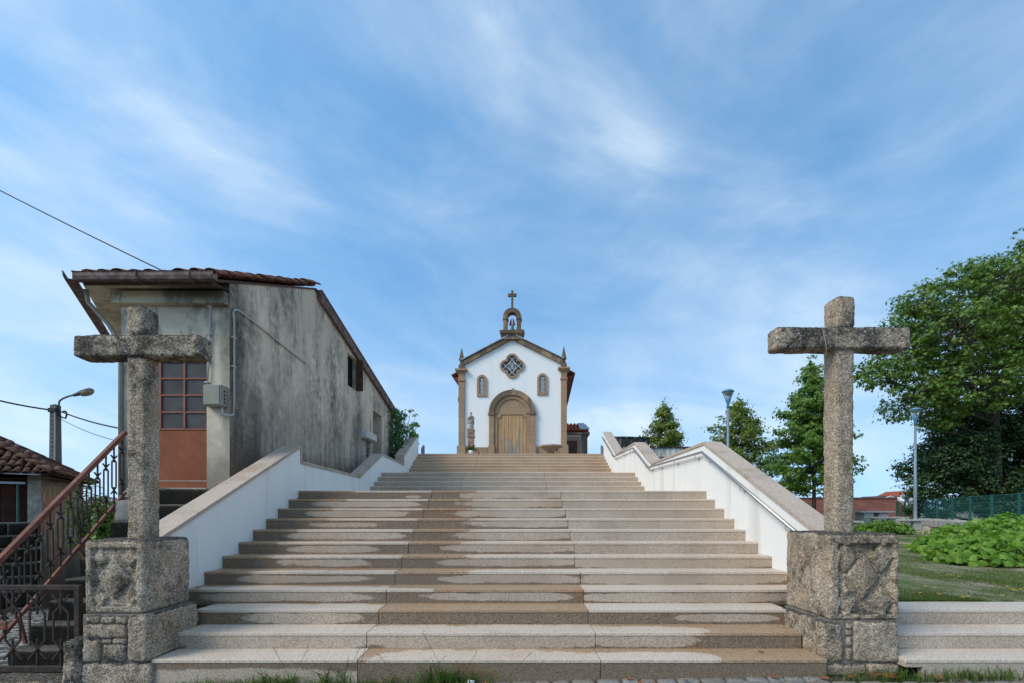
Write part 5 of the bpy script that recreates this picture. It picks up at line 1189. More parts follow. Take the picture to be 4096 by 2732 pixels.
# sacristy wing on the right, set back
AY = 3.6; sc_ = (24 + AY) / 24
def ax(x): return ((1750 + .4656 * x - 2070) * (24 + AY) / 1820) + 0.28
def az_(y): return HC + (2045 - 1120 - .4656 * y) * (24 + AY) / 1820 - 3.823
x0, x1 = 2.6, ax(1254)
cpart(MB().box(x0, x1, AY, AY + 3, 0, az_(1330)), 'wing_wall', 'chapel_white')
cpart(MB().cbox(x1 - .36, x1 + .02, AY - .05, AY - .001, 0, az_(1340), .01), 'wing_quoin', 'cgran_dark')
cpart(MB().cbox(x0, ax(1198), AY - .04, AY - .002, 0, az_(1350), .01), 'wing_door_frame', 'cgran')
cpart(MB().cbox(x0, ax(1170), AY - .055, AY - .041, 0, az_(1385), .006), 'wing_door', 'wood_brown')
cpart(MB().cbox(x0, ax(1276), AY - .16, AY + 3, az_(1338), az_(1314), .03), 'wing_cornice', 'cgran_dark')
rs = math.atan2(az_(1212) - az_(1305), 1.3)
wr = cpart(MB().prism([(AY - .2, az_(1312)), (AY + 1.3, az_(1212)), (AY + 3.2, az_(1312))], 'yz', x0, x1 + .08), 'wing_roof', 'tile_new')
Tn = barrel('wing_tile', MAT['tile_new'], .21, .42)
for i in range(6):
    for r in range(4):
        inst('wing_tile', Tn, wr, (ax(1108) - .08 + .225 * i + .0, AY - .22 + .36 * r, az_(1310) + .0 + .36 * r * math.tan(rs) * .93), (rs, 0, 0), local=True) if not (i >= 4 and r >= 1) else None
m = MB(); a, b = ax(1192), ax(1274)
m.add([(a, AY - .1, az_(1282)), (b, AY - .1, az_(1282)), (b - .22, AY + 1.25, az_(1200)), (a - .02, AY + 1.25, az_(1200)), (a, AY - .1, az_(1290)), (b, AY - .1, az_(1290)), (b - .22, AY + 1.25, az_(1208)), (a - .02, AY + 1.25, az_(1208))], [(0, 1, 2, 3), (7, 6, 5, 4), (0, 4, 5, 1), (1, 5, 6, 2), (2, 6, 7, 3), (3, 7, 4, 0)]); cpart(m, 'zinc_hood', 'zinc')
cpart(MB().box(ax(1212), ax(1256), AY + .0, AY + .9, az_(1312), az_(1288)), 'hood_curb', 'zinc')

# ------------------------------------------------------------------ things on the terrace in front of the chapel
SY = 21.0
sp0 = P(1884, 1716, SY); st = thing('stone_statue', 'carved stone statue of a robed standing figure on a tall pedestal', 'statue', (sp0.x, SY, 3.823))
zb_ = sp0.z - 3.823
def lpart(m, name, mat, parent, smooth=False): return fix_normals(m.obj(name, MAT[mat], parent, smooth, local=True))
lpart(MB().cbox(-.24, .24, -.24, .24, 0, .30, .015), 'pedestal_foot', 'statue_base', st)
lpart(MB().cbox(-.14, .14, -.14, .14, .30, zb_ - .42, .01), 'pedestal_shaft', 'statue_base', st)
lpart(MB().cbox(-.10, .10, -.15, -.141, .38, zb_ - .50, .004), 'pedestal_panel', 'statue_base', st)
m = MB(); prof = [(.14, zb_ - .42), (.175, zb_ - .38), (.175, zb_ - .33), (.155, zb_ - .31), (.16, zb_ - .08), (.175, zb_ - .04), (.15, zb_)]; vs = []
for r, z in prof: vs += [(-r, -r, z), (r, -r, z), (r, r, z), (-r, r, z)]
L = len(prof); m.add(vs, [(i * 4 + k, i * 4 + (k + 1) % 4, (i + 1) * 4 + (k + 1) % 4, (i + 1) * 4 + k) for i in range(L - 1) for k in range(4)] + [(0, 1, 2, 3), (L*4-1, L*4-2, L*4-3, L*4-4)]); cap = lpart(m, 'pedestal_cap', 'statue_base', st)
m = MB()
for s in (-1, 1): bar(m, (-s * .12, zb_ - .28), (s * .12, zb_ - .10), .018, -.185)
bar(m, (-.13, zb_ - .28), (0, zb_ - .20), .015, -.182); bar(m, (.13, zb_ - .28), (0, zb_ - .20), .015, -.182); lpart(m, 'carved_knot', 'statue_base', cap)
# the figure: robed body, head and arms melted into one surface
m = MB(); fold = lambda a, z: 1 + .10 * math.sin(7 * a + 9 * z) * max(0, 1 - z / .55) + .04 * math.sin(11 * a - 5 * z)
m.lathe([(.115, .0), (.12, .04), (.105, .06), (.11, .12), (.10, .22), (.125, .30), (.115, .36), (.085, .44), (.09, .52), (.105, .575), (.075, .615), (.035, .64), (.03, .66)], 28, (0, 0, zb_), fold)
hd = []
for i in range(9): t = math.pi * i / 8; hd.append((max(.002, .046 * math.sin(t)), .66 + .062 - .066 * math.cos(t)))
m.lathe(hd, 16, (-.005, -.012, zb_)); m.lathe([(.052, .70), (.055, .74), (.045, .775), (.01, .79)], 14, (-.005, .006, zb_))   # head and veil
m.tube([(-.095, 0, zb_ + .57), (-.135, -.03, zb_ + .46), (-.10, -.10, zb_ + .45), (-.02, -.12, zb_ + .54)], [.04, .043, .036, .022], 10)
m.tube([(.095, 0, zb_ + .57), (.14, -.02, zb_ + .45), (.11, -.09, zb_ + .39), (.03, -.12, zb_ + .42)], [.04, .045, .036, .022], 10)
m.tube([(-.10, -.05, zb_ + .45), (-.14, .0, zb_ + .33), (-.13, 0, zb_ + .26), (-.16, .01, zb_ + .23)], [.03, .05, .035, .008], 8)   # cloak swinging out
m.tube([(.10, -.03, zb_ + .42), (.12, 0, zb_ + .28), (.11, 0, zb_ + .18), (.15, .02, zb_ + .22)], [.03, .045, .035, .008], 8)
m.tube([(.08, 0, zb_ + .1), (.11, 0, zb_ + .08), (.15, .01, zb_ + .12)], [.05, .035, .006], 8)
fg = m.obj('figure', MAT['statue'], st, True, local=True); rm = fg.modifiers.new('melt', 'REMESH'); rm.mode = 'VOXEL'; rm.voxel_size = .009; rm.use_smooth_shade = True

pp = P(1884, 1815, 18.02); zt_ = 3.823
pot = thing('flower_pot', 'white flower pot with pink blooms and dark green leaves on the top step', 'flower pot', (pp.x, 18.06, zt_))
lpart(MB().lathe([(.072, 0), (.095, .145), (.088, .145), (.082, .12)], 20), 'pot', 'potwhite', pot, True)
N = 110; th_ = RNG.uniform(0, 2 * np.pi, N); el = RNG.uniform(.15, 1.35, N); L_ = RNG.uniform(.14, .30, N)
d = np.stack([np.cos(th_) * np.cos(el), np.sin(th_) * np.cos(el) * .8, np.sin(el)], 1); pos = d * L_[:, None] * .62 + np.array([0, 0, .13])
up = np.cross(d, RNG.normal(size=(N, 3))); TL = [(0, -.5, 0), (.09, -.1, 0), (.07, .25, 0), (0, .5, 0), (-.07, .25, 0), (-.09, -.1, 0)]
me = leaf_mesh('foliage', pos, up, L_ * .8, TL, F_OVAL, MAT['leaf_ivy'], RNG.uniform(.3, 1, N), spin=d); o = inst('foliage', me, pot, local=True); stuff(o)
for (x, y, z) in ((-.03, -.05, .42), (-.09, -.09, .30), (.115, -.06, .29)):
    n_ = 30; a_ = RNG.uniform(0, 2 * np.pi, n_); e_l = RNG.uniform(.1, 1.4, n_); dd = np.stack([np.cos(a_) * np.cos(e_l), np.sin(a_) * np.cos(e_l), np.sin(e_l)], 1)
    me = leaf_mesh('bloom', dd * .04 + np.array([x, y, z]), np.cross(dd, RNG.normal(size=(n_, 3))), np.full(n_, .085), T_OVAL, F_OVAL, MAT['protea'], RNG.uniform(0, 1, n_), spin=dd); inst('bloom', me, pot, local=True)
gl_ = thing('grave_lantern', 'grey teardrop grave lantern with black cap beside the flower pot', 'lantern', (P(1905, 0, 18.1).x, 18.1, zt_))
lpart(MB().lathe([(.045, 0), (.066, .02), (.064, .05), (.03, .10), (.022, .11)], 16), 'glass_body', 'zinc', gl_, True); lpart(MB().lathe([(.024, .11), (.026, .12), (.014, .15), (.003, .17)], 12), 'cap', 'black', gl_, True)
cd = thing('votive_candle', 'red votive candle on the top step', 'candle', (P(1915, 0, 18.05).x, 18.05, zt_)); lpart(MB().lathe([(.024, 0), (.028, .125), (.024, .13)], 14), 'cup', 'redwax', cd, True); lpart(MB().lathe([(.02, .13), (.02, .138)], 10), 'lid', 'bronze', cd)
gc = thing('glass_candle', 'small clear glass candle holder right of the red candle', 'candle', (P(1924, 0, 18.06).x, 18.06, zt_)); lpart(MB().lathe([(.02, 0), (.026, .10), (.022, .12), (.026, .135)], 14), 'cup', 'lampglass', gc, True); lpart(MB().lathe([(.016, .005), (.016, .04)], 10), 'wax', 'potwhite', gc)
by = 20.5; bp = P(2203, 0, by)
tb = thing('stone_table', 'octagonal moulded stone table on a fluted stem before the chapel', 'stone table', (bp.x, by, 3.823))
zz_ = P(0, 1783, by).z - 3.823; rot8 = lambda prof: MB().lathe(prof, 8)
lpart(rot8([(.30, 0), (.30, .10), (.20, .16), (.17, .22), (.17, zz_ - .20)]), 'stem', 'cgran', tb)
lpart(rot8([(.30, zz_ - .20), (.33, zz_ - .17), (.35, zz_ - .135), (.50, zz_ - .075), (.525, zz_ - .065), (.525, zz_)]), 'top', 'cgran', tb)
for i in range(10): a_ = math.pi * (1.08 + .84 * i / 9); x, y = .30 * math.cos(a_), .30 * math.sin(a_); lpart(MB().cbox(x - .03, x + .03, y - .03, y + .03, zz_ - .27, zz_ - .205, .012), 'dentil', 'cgran', tb)
for nm, x, xx, lab in (('floodlight', -3.60, 1, 'grey floodlight on the end of the left stair wall'), ('floodlight', 3.30, -1, 'grey floodlight on the end of the right stair wall')):
    Yf = 18.35; X0 = P(1692, 0, Yf).x if xx > 0 else P(2409, 0, Yf).x
    fl = thing(nm, lab, 'floodlight', (X0, Yf, 3.823), group='floodlights at the top of the stairs')
    lpart(MB().prism([(-.06 * xx, .06), (.045 * xx, .06), (.05 * xx, .36), (.035 * xx, .40), (-.06 * xx, .25)], 'xz', -.12, .12), 'housing', 'galv', fl); lpart(MB().box(-.02, .02, -.1, .1, 0, .06), 'foot', 'galv', fl)

# stained parapet and white retaining wall to the right of the top flight
m = MB(); n = 14; o_ = []; i_ = []
for i in range(n + 1):
    t = i / n; x = 3.70 + 1.92 * t; y = 19.2 + .25 * t - .9 * t * (1 - t); o_.append((x, y)); i_.append((x, y + .25))
par = thing('stained_parapet', 'low curved parapet wall streaked black with algae', 'wall', (4.6, 19.2, 3.8)); ztp = P(0, 1748, 19.2).z
fix_normals(MB().ring(o_, i_, 'xy', 3.80, ztp - .05).obj('wall_body', MAT['mosswall'], par)); fix_normals(MB().ring([(x, y - .04) for x, y in o_], [(x, y + .04) for x, y in i_], 'xy', ztp - .049, ztp).obj('coping', MAT['mosswall'], par))
ret = thing('retaining_wall', 'white retaining wall with grey streaks behind the right stair wall', 'wall', (5, 16, 0.7)); zt2 = P(0, 1790, 16).z
MB().box(3.67, 6.42, 15.78, 16.0, 0.5, zt2 - .42).obj('lower_wall', MAT['streakwhite'], ret); MB().box(3.67, 6.42, 15.72, 16.0, zt2 - .418, zt2 - .36).obj('ledge', MAT['mosswall'], ret)
MB().box(3.67, 6.42, 15.82, 16.0, zt2 - .358, zt2 - .05).obj('upper_wall', MAT['streakwhite'], ret); MB().box(3.67, 6.44, 15.78, 16.01, zt2 - .048, zt2).obj('coping', MAT['mosswall'], ret)
# ------------------------------------------------------------------ garden on the right
def kerb(pts, w=.08, h=.05, name='path_kerb', label=''):
    t = thing(name, label, 'kerb', (pts[0][0], pts[0][1], g_lawn(pts[0][1])))
    for a, b in zip(pts[:-1], pts[1:]):
        a, b = Vector((*a, 0)), Vector((*b, 0)); d = (b - a).normalized(); n_ = Vector((-d.y, d.x, 0)) * w / 2; e = d * .006
        q = [a + e - n_, b - e - n_, b - e + n_, a + e + n_]
        m = MB(); m.add([(p.x, p.y, g_lawn(p.y) - .03) for p in q] + [(p.x, p.y, g_lawn(p.y) + h) for p in q], [(3, 2, 1, 0), (4, 5, 6, 7), (0, 1, 5, 4), (1, 2, 6, 5), (2, 3, 7, 6), (3, 0, 4, 7)]); fix_normals(m.obj('kerb_stone', MAT['cap'], t))
kerb([(7.2 + .9 * i, 13.9 - .28 * i * (1 if i < 3 else .8) - .2 * (i > 2)) for i in range(6)], .10, .04, 'path_kerb', 'near pale kerb edging crossing the lawn behind the right cross')
kerb([(7.5 + .9 * i, 15.9 - .20 * i) for i in range(5)], .10, .04, 'path_kerb', 'middle pale kerb edging crossing the lawn')
kerb([(12.6 + .9 * i, 18.0 - .22 * i) for i in range(5)], .10, .04, 'path_kerb', 'far pale kerb edging near the stone bench')

def bench(name, label, cat, xa, xb, yt, yb, Y, depth, legs, slab_h, group=None):
    a, b = P(xa, yt, Y), P(xb, yt, Y); gz = g_lawn(Y)
    t = thing(name, label, cat, ((a.x + b.x) / 2, Y + depth / 2, gz), group=group)
    MB().cbox(a.x, b.x, Y, Y + depth, a.z - slab_h, a.z, .012).obj('top_slab', MAT['concrete'], t)
    for (la, lb) in legs:
        p, q = P(la, yt, Y), P(lb, yt, Y); MB().cbox(p.x, q.x, Y + .08, Y + depth - .08, gz - .02, a.z - slab_h - .001, .01).obj('leg', MAT['concrete'], t)
bench('picnic_table', 'concrete picnic table with two slab legs on the lawn', 'table', 3443, 3580, 2044, 0, 21.0, .75, [(3463, 3501), (3522, 3560)], .085)
bench('concrete_bench', 'long concrete bench in front of the picnic table', 'bench', 3489, 3606, 2068, 0, 20.2, .38, [(3502, 3520), (3568, 3590)], .07)
bench('concrete_bench', 'concrete bench at the far side of the picnic table, half hidden by the cross', 'bench', 3400, 3462, 2066, 0, 22.6, .38, [(3410, 3422), (3440, 3452)], .07)
bench('concrete_bench', 'concrete bench just right of the cross shaft, before the picnic table', 'bench', 3398, 3457, 2084, 0, 17.6, .40, [(3404, 3412), (3420, 3438)], .08)
bench('concrete_bench', 'short concrete bench at the foot of the lamp post', 'bench', 3621, 3697, 2078, 0, 18.6, .42, [(3626, 3651), (3662, 3693)], .075)
pl = P(3790, 2128, 15.0); gz = g_lawn(15)
t = thing('stone_plaque', 'low slanted granite block with a plate behind the leafy bush', 'plaque', (pl.x, 15, gz))
fix_normals(MB().prism([(15.0, gz - .02), (15.6, gz - .02), (15.6, gz + .34), (15.0, gz + .20)], 'yz', pl.x - .30, pl.x + .32).obj('block', MAT['cap'], t))
fix_normals(MB().prism([(15.08, gz + .222), (15.52, gz + .325), (15.52, gz + .335), (15.08, gz + .232)], 'yz', pl.x - .18, pl.x + .24).obj('plate', MAT['wood_brown'], t))

# stone wall and green mesh fence
fa, fb = Vector((17.2, 15.6)), Vector((26.0, 31.2)); fd = (fb - fa); nfp = 9
wl = thing('garden_wall', 'low rough granite wall under the green fence', 'wall', (19, 19, .7))
def wtop(Y): return 1.145 + .003 * (Y - 15.6)
nst = 26; W0 = fa - fd * .16; WD = fd * 1.17
for i in range(nst):
    a = W0 + WD * (i / nst + .0008); b = W0 + WD * ((i + 1) / nst - .0008); L = (b - a).length; c = (a + b) / 2
    h = .52 + random.uniform(-.03, .03); me = rough_mesh('wall_stone', (L, .34, h), .11, .035, .012, 200 + i, MAT['concrete'], coarse=3)
    inst('wall_stone', me, wl, (c.x, c.y, wtop(c.y) - h / 2 + random.uniform(-.02, 0.0)), (0, 0, math.atan2(fd.y, fd.x)))
fence = thing('mesh_fence', 'green welded mesh fence on the low granite wall', 'fence', (fa.x, fa.y, 1.15))
posts = [fa + fd * (i / (nfp - 1)) for i in range(-1, nfp)]
for i, p in enumerate(posts):
    z0 = wtop(p.y) - .03; MB().cbox(p.x - .035, p.x + .035, p.y - .03, p.y + .03, z0, z0 + 1.08, .006).obj('post', MAT['greenfence'], fence)
    if i + 1 < len(posts):
        q = posts[i + 1]; m = MB(); a3 = Vector((p.x, p.y, 0)); b3 = Vector((q.x, q.y, 0)); L = (b3 - a3).length; k = int(L / .055)
        for s in range(1, k): c = a3.lerp(b3, s / k); zz0 = wtop(c.y); m.add([(c.x - .004, c.y, zz0 + .05), (c.x + .004, c.y, zz0 + .05), (c.x + .004, c.y, zz0 + 1.03), (c.x - .004, c.y, zz0 + 1.03)], [(0, 1, 2, 3)])
        for hgt in (.06, .27, .29, .52, .74, .76, 1.02): m.tube([(p.x, p.y, wtop(p.y) + hgt), (q.x, q.y, wtop(q.y) + hgt)], .007 if hgt < 1 else .012, 4, False)
        m.obj('mesh_panel', MAT['greenfence'], fence)

# lamp posts
def lamp_post(x, ytop, Y, zbase, label):
    t_ = P(x, ytop, Y); t = thing('lamp_post', label, 'lamp post', (t_.x, Y, zbase), group='blue park lamps'); H_ = t_.z - zbase
    def L(m, n, mat, sm_=True, par=t): return m.obj(n, MAT[mat], par, sm_, local=True)
    L(MB().lathe([(.085, 0), (.085, .05), (.07, .06), (.065, 1.0), (.045, H_ - .78)], 14), 'pole', 'galv')
    L(MB().lathe([(.052, H_ - .79), (.052, H_ - .62), (.06, H_ - .60), (.11, H_ - .44), (.11, H_ - .40), (.07, H_ - .38)], 16), 'collar', 'bluemetal')
    L(MB().lathe([(.10, H_ - .43), (.225, H_ - .12), (.225, H_ - .115), (.097, H_ - .42)], 20), 'glass', 'lampglass')
    L(MB().lathe([(.03, H_ - .27), (.09, H_ - .25), (.16, H_ - .14), (.17, H_ - .12)], 16), 'reflector', 'zinc'); L(MB().lathe([(.012, H_ - .38), (.012, H_ - .26)], 8), 'bulb', 'potwhite')
    L(MB().lathe([(.24, H_ - .125), (.24, H_ - .10), (.16, H_ - .04), (.05, H_ - .003), (.005, H_)], 20), 'hood', 'bluemetal')
lamp_post(2912, 1556, 18.6, .76, 'blue topped lamp post rising behind the right stair wall')
lamp_post(3661, 1630, 20.0, g_lawn(20), 'blue topped lamp post standing on the lawn before the big tree')

# ------------------------------------------------------------------ trees
def gum_tree(label, base, top, zc, R, n_br, per, ls, mat, lean=0.0, seed=1, prof=None):
    rg = np.random.default_rng(seed); base = Vector(base); H_ = top - base.z
    t = thing('sweetgum_tree', label, 'tree', base, group='young sweetgum trees')
    m = MB(); m.tube([(0, 0, 0), (.02, 0, H_ * .3), (.03 + lean * .4, .02, H_ * .65), (lean, 0, H_ * .97)], [.085, .07, .045, .012], 9)
    cb = zc - base.z; pos = []; nr = []
    br = MB()
    for i in range(n_br):
        u = (i + rg.uniform(0, 1)) / n_br; u = u ** 0.85
        r = R * (prof(u) if prof else min(1, (u / .14 + .25)) * (1 - u) ** .8) * rg.uniform(.5, 1.2) + .10
        az = i * 2.399 + rg.uniform(-.5, .5); z0 = cb + (H_ - cb) * u * .96; rise = rg.uniform(-.05, .35) * (0.35 + u)
        d = np.array([math.cos(az), math.sin(az), 0]); p0 = np.array([lean * u, 0, z0 - .12]); p1 = p0 + d * r + np.array([0, 0, r * rise + .1])
        br.tube([p0, (p0 + p1) / 2 + np.array([0, 0, .05 * r]), p1], [.022 * (1 - u) + .006, .012 * (1 - u) + .004, .003], 5, False)
        nc = max(2, int(r * 5.5))
        for k in range(nc):
            s = .28 + .72 * (k + rg.uniform(0, 1)) / nc; c = p0 + (p1 - p0) * s + rg.normal(0, .05, 3); nn = int(per * rg.uniform(.5, 1.4)); sg = rg.uniform(.10, .17)
            q = rg.normal(0, 1, (nn, 3)) * np.array([sg, sg, sg * .62]) + c; pos.append(q); o = (q - c) / sg * .5 + d * .5 + np.array([0, 0, .55]) + rg.normal(0, .5, (nn, 3)); nr.append(o)
    nn = int(per * 2.0); q = rg.normal(0, 1, (nn, 3)) * np.array([.07, .07, .22]) + np.array([lean, 0, H_ - .15]); pos.append(q); nr.append(rg.normal(0, 1, (nn, 3)) + np.array([0, 0, .6]))
    pos = np.concatenate(pos); nr = np.concatenate(nr); var = np.clip(rg.normal(.5, .2, len(pos)), 0, 1)
    m.obj('trunk', MAT['bark'], t, True, local=True); br.obj('branches', MAT['bark'], t, True, local=True)
    me = leaf_mesh('crown', pos, nr, rg.uniform(.75, 1.25, len(pos)) * ls, T_STAR, F_STAR, MAT[mat], var); stuff(inst('crown', me, t, local=True)); return t
b = P(2668, 0, 27.0); gum_tree('small autumn-tinted sweetgum tree behind the stained parapet', (b.x, 27, 2.6), P(0, 1618, 27).z, 3.9, 2.0, 80, 24, .15, 'leaf_autumn', -.2, 3)
b = P(2975, 0, 23.5); gum_tree('round sweetgum tree turning brown behind the lamp post', (b.x, 23.5, .8), P(0, 1597, 23.5).z, 2.9, 2.05, 80, 22, .15, 'leaf_autumn', -.28, 4, lambda u: min(1, u / .16 + .45) * (1 - u ** 1.5) ** .8)
b = P(3255, 0, 20.0); gum_tree('tall green conical sweetgum tree left of the right cross', (b.x, 20.0, g_lawn(20)), P(0, 1450, 20).z, P(0, 1975, 20).z, 1.95, 115, 28, .15, 'leaf_gum', -.1, 5, lambda u: min(1, u / .12 + .5) * (1 - u ** 1.35) ** .75)

def blob_tree(name, label, blobs, Y, base_z, trunk_px, per_m3, ls, mat, seed, limb=.10, tm=T_STAR, fm=F_STAR, thin=.25, droop=.2):
    rg = np.random.default_rng(seed); sc = Y / F; tb_ = P(trunk_px, 0, Y); t = thing(name, label, 'tree', (tb_.x, Y, base_z))
    pos = []; nr = []; br = MB(); off = np.array([tb_.x, Y, base_z]); cen = np.mean([[P(x, y, Y).x, Y, P(x, y, Y).z] for x, y, r in blobs], axis=0)
    zlo = min(P(0, y, Y).z for x, y, r in blobs); tops = max(P(0, y, Y).z for x, y, r in blobs)
    m = MB(); m.tube([(0, 0, -.1), (.1, .05, (zlo - base_z) * .5), (-.1, 0, zlo - base_z), (.05, .1, (tops - base_z) * .75)], [limb * 3.2, limb * 2.4, limb * 2, limb * .7], 10); m.obj('trunk', MAT['bark'], t, True, local=True)
    for (x, y, r) in blobs:
        R = r * sc; dy = rg.uniform(-1, 1) * R * 1.0; c = np.array([P(x, y, Y).x, Y + dy, P(x, y, Y).z]) - off
        st0 = np.array([rg.uniform(-.1, .1), 0, max(1.2, min(c[2] - .6 * abs(c[0]) * .5, (tops - base_z) * .7))]); mid = (st0 + c) / 2 + np.array([0, 0, -.3 + rg.uniform(-.2, .2)])
        br.tube([st0, mid, c], [limb, limb * .6, limb * .3], 6, False)
        ncl = max(10, int(per_m3 * R ** 2 * 7.0))
        for k in range(ncl):
            d = rg.normal(size=3); d /= np.linalg.norm(d); rad = R * (rg.uniform(.25, 1.0) ** (1 / 2.4)); cc = c + d * rad * np.array([1, 1, .85])
            if rg.uniform() < .55: br.tube([c + d * R * .15, c + d * rad * .55 + rg.normal(0, .08, 3), cc], [limb * .22, .014, .006], 4, False)
            n = int(rg.uniform(12, 28)); sg = rg.uniform(.12, .23) * (ls / .2)
            q = rg.normal(0, 1, (n, 3)) * np.array([sg * 1.25, sg * 1.25, sg * .6]) + cc; pos.append(q); nr.append((q - cc) / sg * .4 + d * .35 + np.array([0, 0, .65]) + rg.normal(0, .45, (n, 3)))
    pos = np.concatenate(pos); nr = np.concatenate(nr); var = np.clip(rg.normal(.47, .2, len(pos)), 0, 1)
    br.obj('limbs', MAT['bark'], t, True, local=True)
    me = leaf_mesh('crown', pos, nr, rg.uniform(.7, 1.25, len(pos)) * ls, tm, fm, MAT[mat], var); stuff(inst('crown', me, t, local=True)); return t, len(pos)
oak = [(4080, 1075, 130), (3920, 1190, 140), (3750, 1215, 120), (3620, 1235, 75), (3575, 1330, 70), (3590, 1450, 110), (3490, 1530, 85), (3720, 1380, 150), (3900, 1370, 190), (4085, 1300, 180), (3640, 1590, 95), (3800, 1560, 150), (3980, 1560, 180),
       (4170, 1480, 200), (4210, 1150, 180), (4330, 1320, 220), (3560, 1640, 60), (3730, 1670, 70), (4360, 1560, 200), (3445, 1480, 45), (3860, 1090, 70), (4150, 980, 90)]
blob_tree('oak_tree', 'huge spreading green oak tree at the right edge beyond the fence', oak, 24.5, -1.5, 3985, 4.8, .20, 'leaf_oak', 21)
dark_b = [(3790, 1830, 130), (3950, 1800, 150), (4110, 1790, 170), (3730, 1930, 70), (3680, 1880, 60), (3860, 1960, 110), (4020, 1960, 130), (4200, 1900, 180), (3900, 1700, 120), (4060, 1690, 150), (3650, 1955, 45), (3950, 2050, 90), (3780, 2040, 80)]
blob_tree('evergreen_tree', 'dense dark evergreen tree below the oak behind the fence', dark_b, 25.5, -1.5, 3960, 10.0, .18, 'leaf_dark', 22, tm=T_OVAL, fm=F_OVAL)

# bushes
def bush(name, label, lobes, n, ls, mat, singles, seed):
    rg = np.random.default_rng(seed); bx_ = np.mean([l[0] for l in lobes]); by_ = np.mean([l[1] for l in lobes]); t = thing(name, label, 'bush', (bx_, by_, g_lawn(by_)))
    P_, N_ = [], []
    area = [l[2] * l[4] for l in lobes]; tot = sum(area)
    for (x, y, rx, ry, rz), a in zip(lobes, area):
        k = int(n * a / tot); d = rg.normal(size=(k * 2, 3)); d /= np.linalg.norm(d, axis=1, keepdims=True); d = d[d[:, 2] > -.05][:k]
        r = rg.uniform(.45, 1.06, len(d)) ** .6; q = d * r[:, None] * np.array([rx, ry, rz]) * (1 + .08 * np.sin(9 * d[:, :1] + 7 * d[:, 1:2])) + np.array([x, y, g_lawn(y) + .05])
        P_.append(q); N_.append(d * np.array([1.0, 1.0, .6]) + np.array([0, -.28, .18]) + rg.normal(0, .55, d.shape))
    P_ = np.concatenate(P_); N_ = np.concatenate(N_); o = np.argsort(P_[:, 1] + rg.uniform(0, 1.4, len(P_)) - .5 * P_[:, 2]); P_, N_ = P_[o], N_[o]
    var = np.clip(rg.normal(.5, .2, len(P_)), 0, 1); sz = rg.uniform(.5, 1.25, len(P_)) * ls; spin = np.cross(N_, np.array([0, 0, 1.0])) + rg.normal(0, .35, N_.shape)
    if singles:
        shared = []
        for v in np.linspace(.05, .98, 14): shared.append(leaf_mesh('leaf', [(0, 0, 0)], [(0, 0, 1)], [1.0], T_BIG, F_BIG, MAT[mat], [v], spin=np.array([[0, 1.0, 0]])))
        for k in range(singles):
            nz_ = Vector(N_[k]).normalized(); x_ = Vector(spin[k]); x_ = (x_ - nz_ * x_.dot(nz_)).normalized(); y_ = nz_.cross(x_)
            R3 = Matrix((x_, y_, nz_)).transposed(); q = R3.to_quaternion()
            ob = bpy.data.objects.new('leaf', shared[int(var[k] * 13.99)]); COL.objects.link(ob); ob.rotation_mode = 'QUATERNION'; ob.rotation_quaternion = q; ob.location = P_[k]; ob.scale = (sz[k],) * 3; hang(ob, t, False)
    me = leaf_mesh('foliage', P_[singles:], N_[singles:], sz[singles:], T_BIG, F_BIG, MAT[mat], var[singles:], spin=np.cross(N_[singles:], np.cross(N_[singles:], spin[singles:])) if False else spin[singles:]); stuff(inst('foliage', me, t))
    m = MB()
    for k in range(0, len(P_), 9): p = P_[k]; c = min(lobes, key=lambda l: (l[0] - p[0]) ** 2 + (l[1] - p[1]) ** 2); m.tube([(c[0] + (p[0] - c[0]) * .3, c[1] + (p[1] - c[1]) * .3, g_lawn(c[1]) - .02), (c[0] + (p[0] - c[0]) * .8, c[1] + (p[1] - c[1]) * .8, (p[2] + g_lawn(c[1])) / 2), tuple(p)], .007, 4, False)
    m.obj('stems', MAT['bark'], t); return t
bush('leafy_bush', 'large bright green broad-leaved bush on the lawn at the right', [(10.15, 10.7, .75, .7, .40), (11.1, 11.2, 1.0, .9, .62), (12.4, 11.4, 1.3, 1.0, .80), (9.3, 9.1, .95, .8, .48), (10.5, 9.3, 1.1, .9, .56), (11.8, 9.8, 1.2, 1.0, .62), (8.95, 8.75, .5, .45, .34)], 8000, .122, 'leaf_bush', 300, 31)
bush('leafy_bush', 'small green bush just right of the cross, before the picnic table', [(12.5, 16.3, .42, .4, .34), (13.15, 16.4, .6, .45, .46), (13.7, 16.2, .36, .35, .34)], 1000, .11, 'leaf_bush2', 0, 32)

# lawn grass, flowers
def blades(name, pts, h, mat, seed, lean=.5, w=.10):
    rg = np.random.default_rng(seed); n = len(pts); T = [(-.5 * w, 0, 0), (.5 * w, 0, 0), (.32 * w, .45, .06), (0, 1, .25), (-.32 * w, .45, .06)]; Fb = [(0, 1, 2, 4), (4, 2, 3)]
    az = rg.uniform(0, 2 * np.pi, n); up = np.stack([np.cos(az) * lean * rg.uniform(0, 1, n), np.sin(az) * lean * rg.uniform(0, 1, n), np.ones(n)], 1)
    t2 = up / np.linalg.norm(up, axis=1, keepdims=True); a = rg.normal(size=(n, 3)); t1 = np.cross(t2, a); t1 /= np.linalg.norm(t1, axis=1, keepdims=True); nr = np.cross(t1, t2)
    me = leaf_mesh(name, pts, nr, h, T, Fb, MAT[mat], np.clip(rg.normal(.5, .22, n), 0, 1), spin=np.cross(t1, nr) * 0 + np.cross(nr, -t1) * 0 + np.cross(t1, nr))
    return me
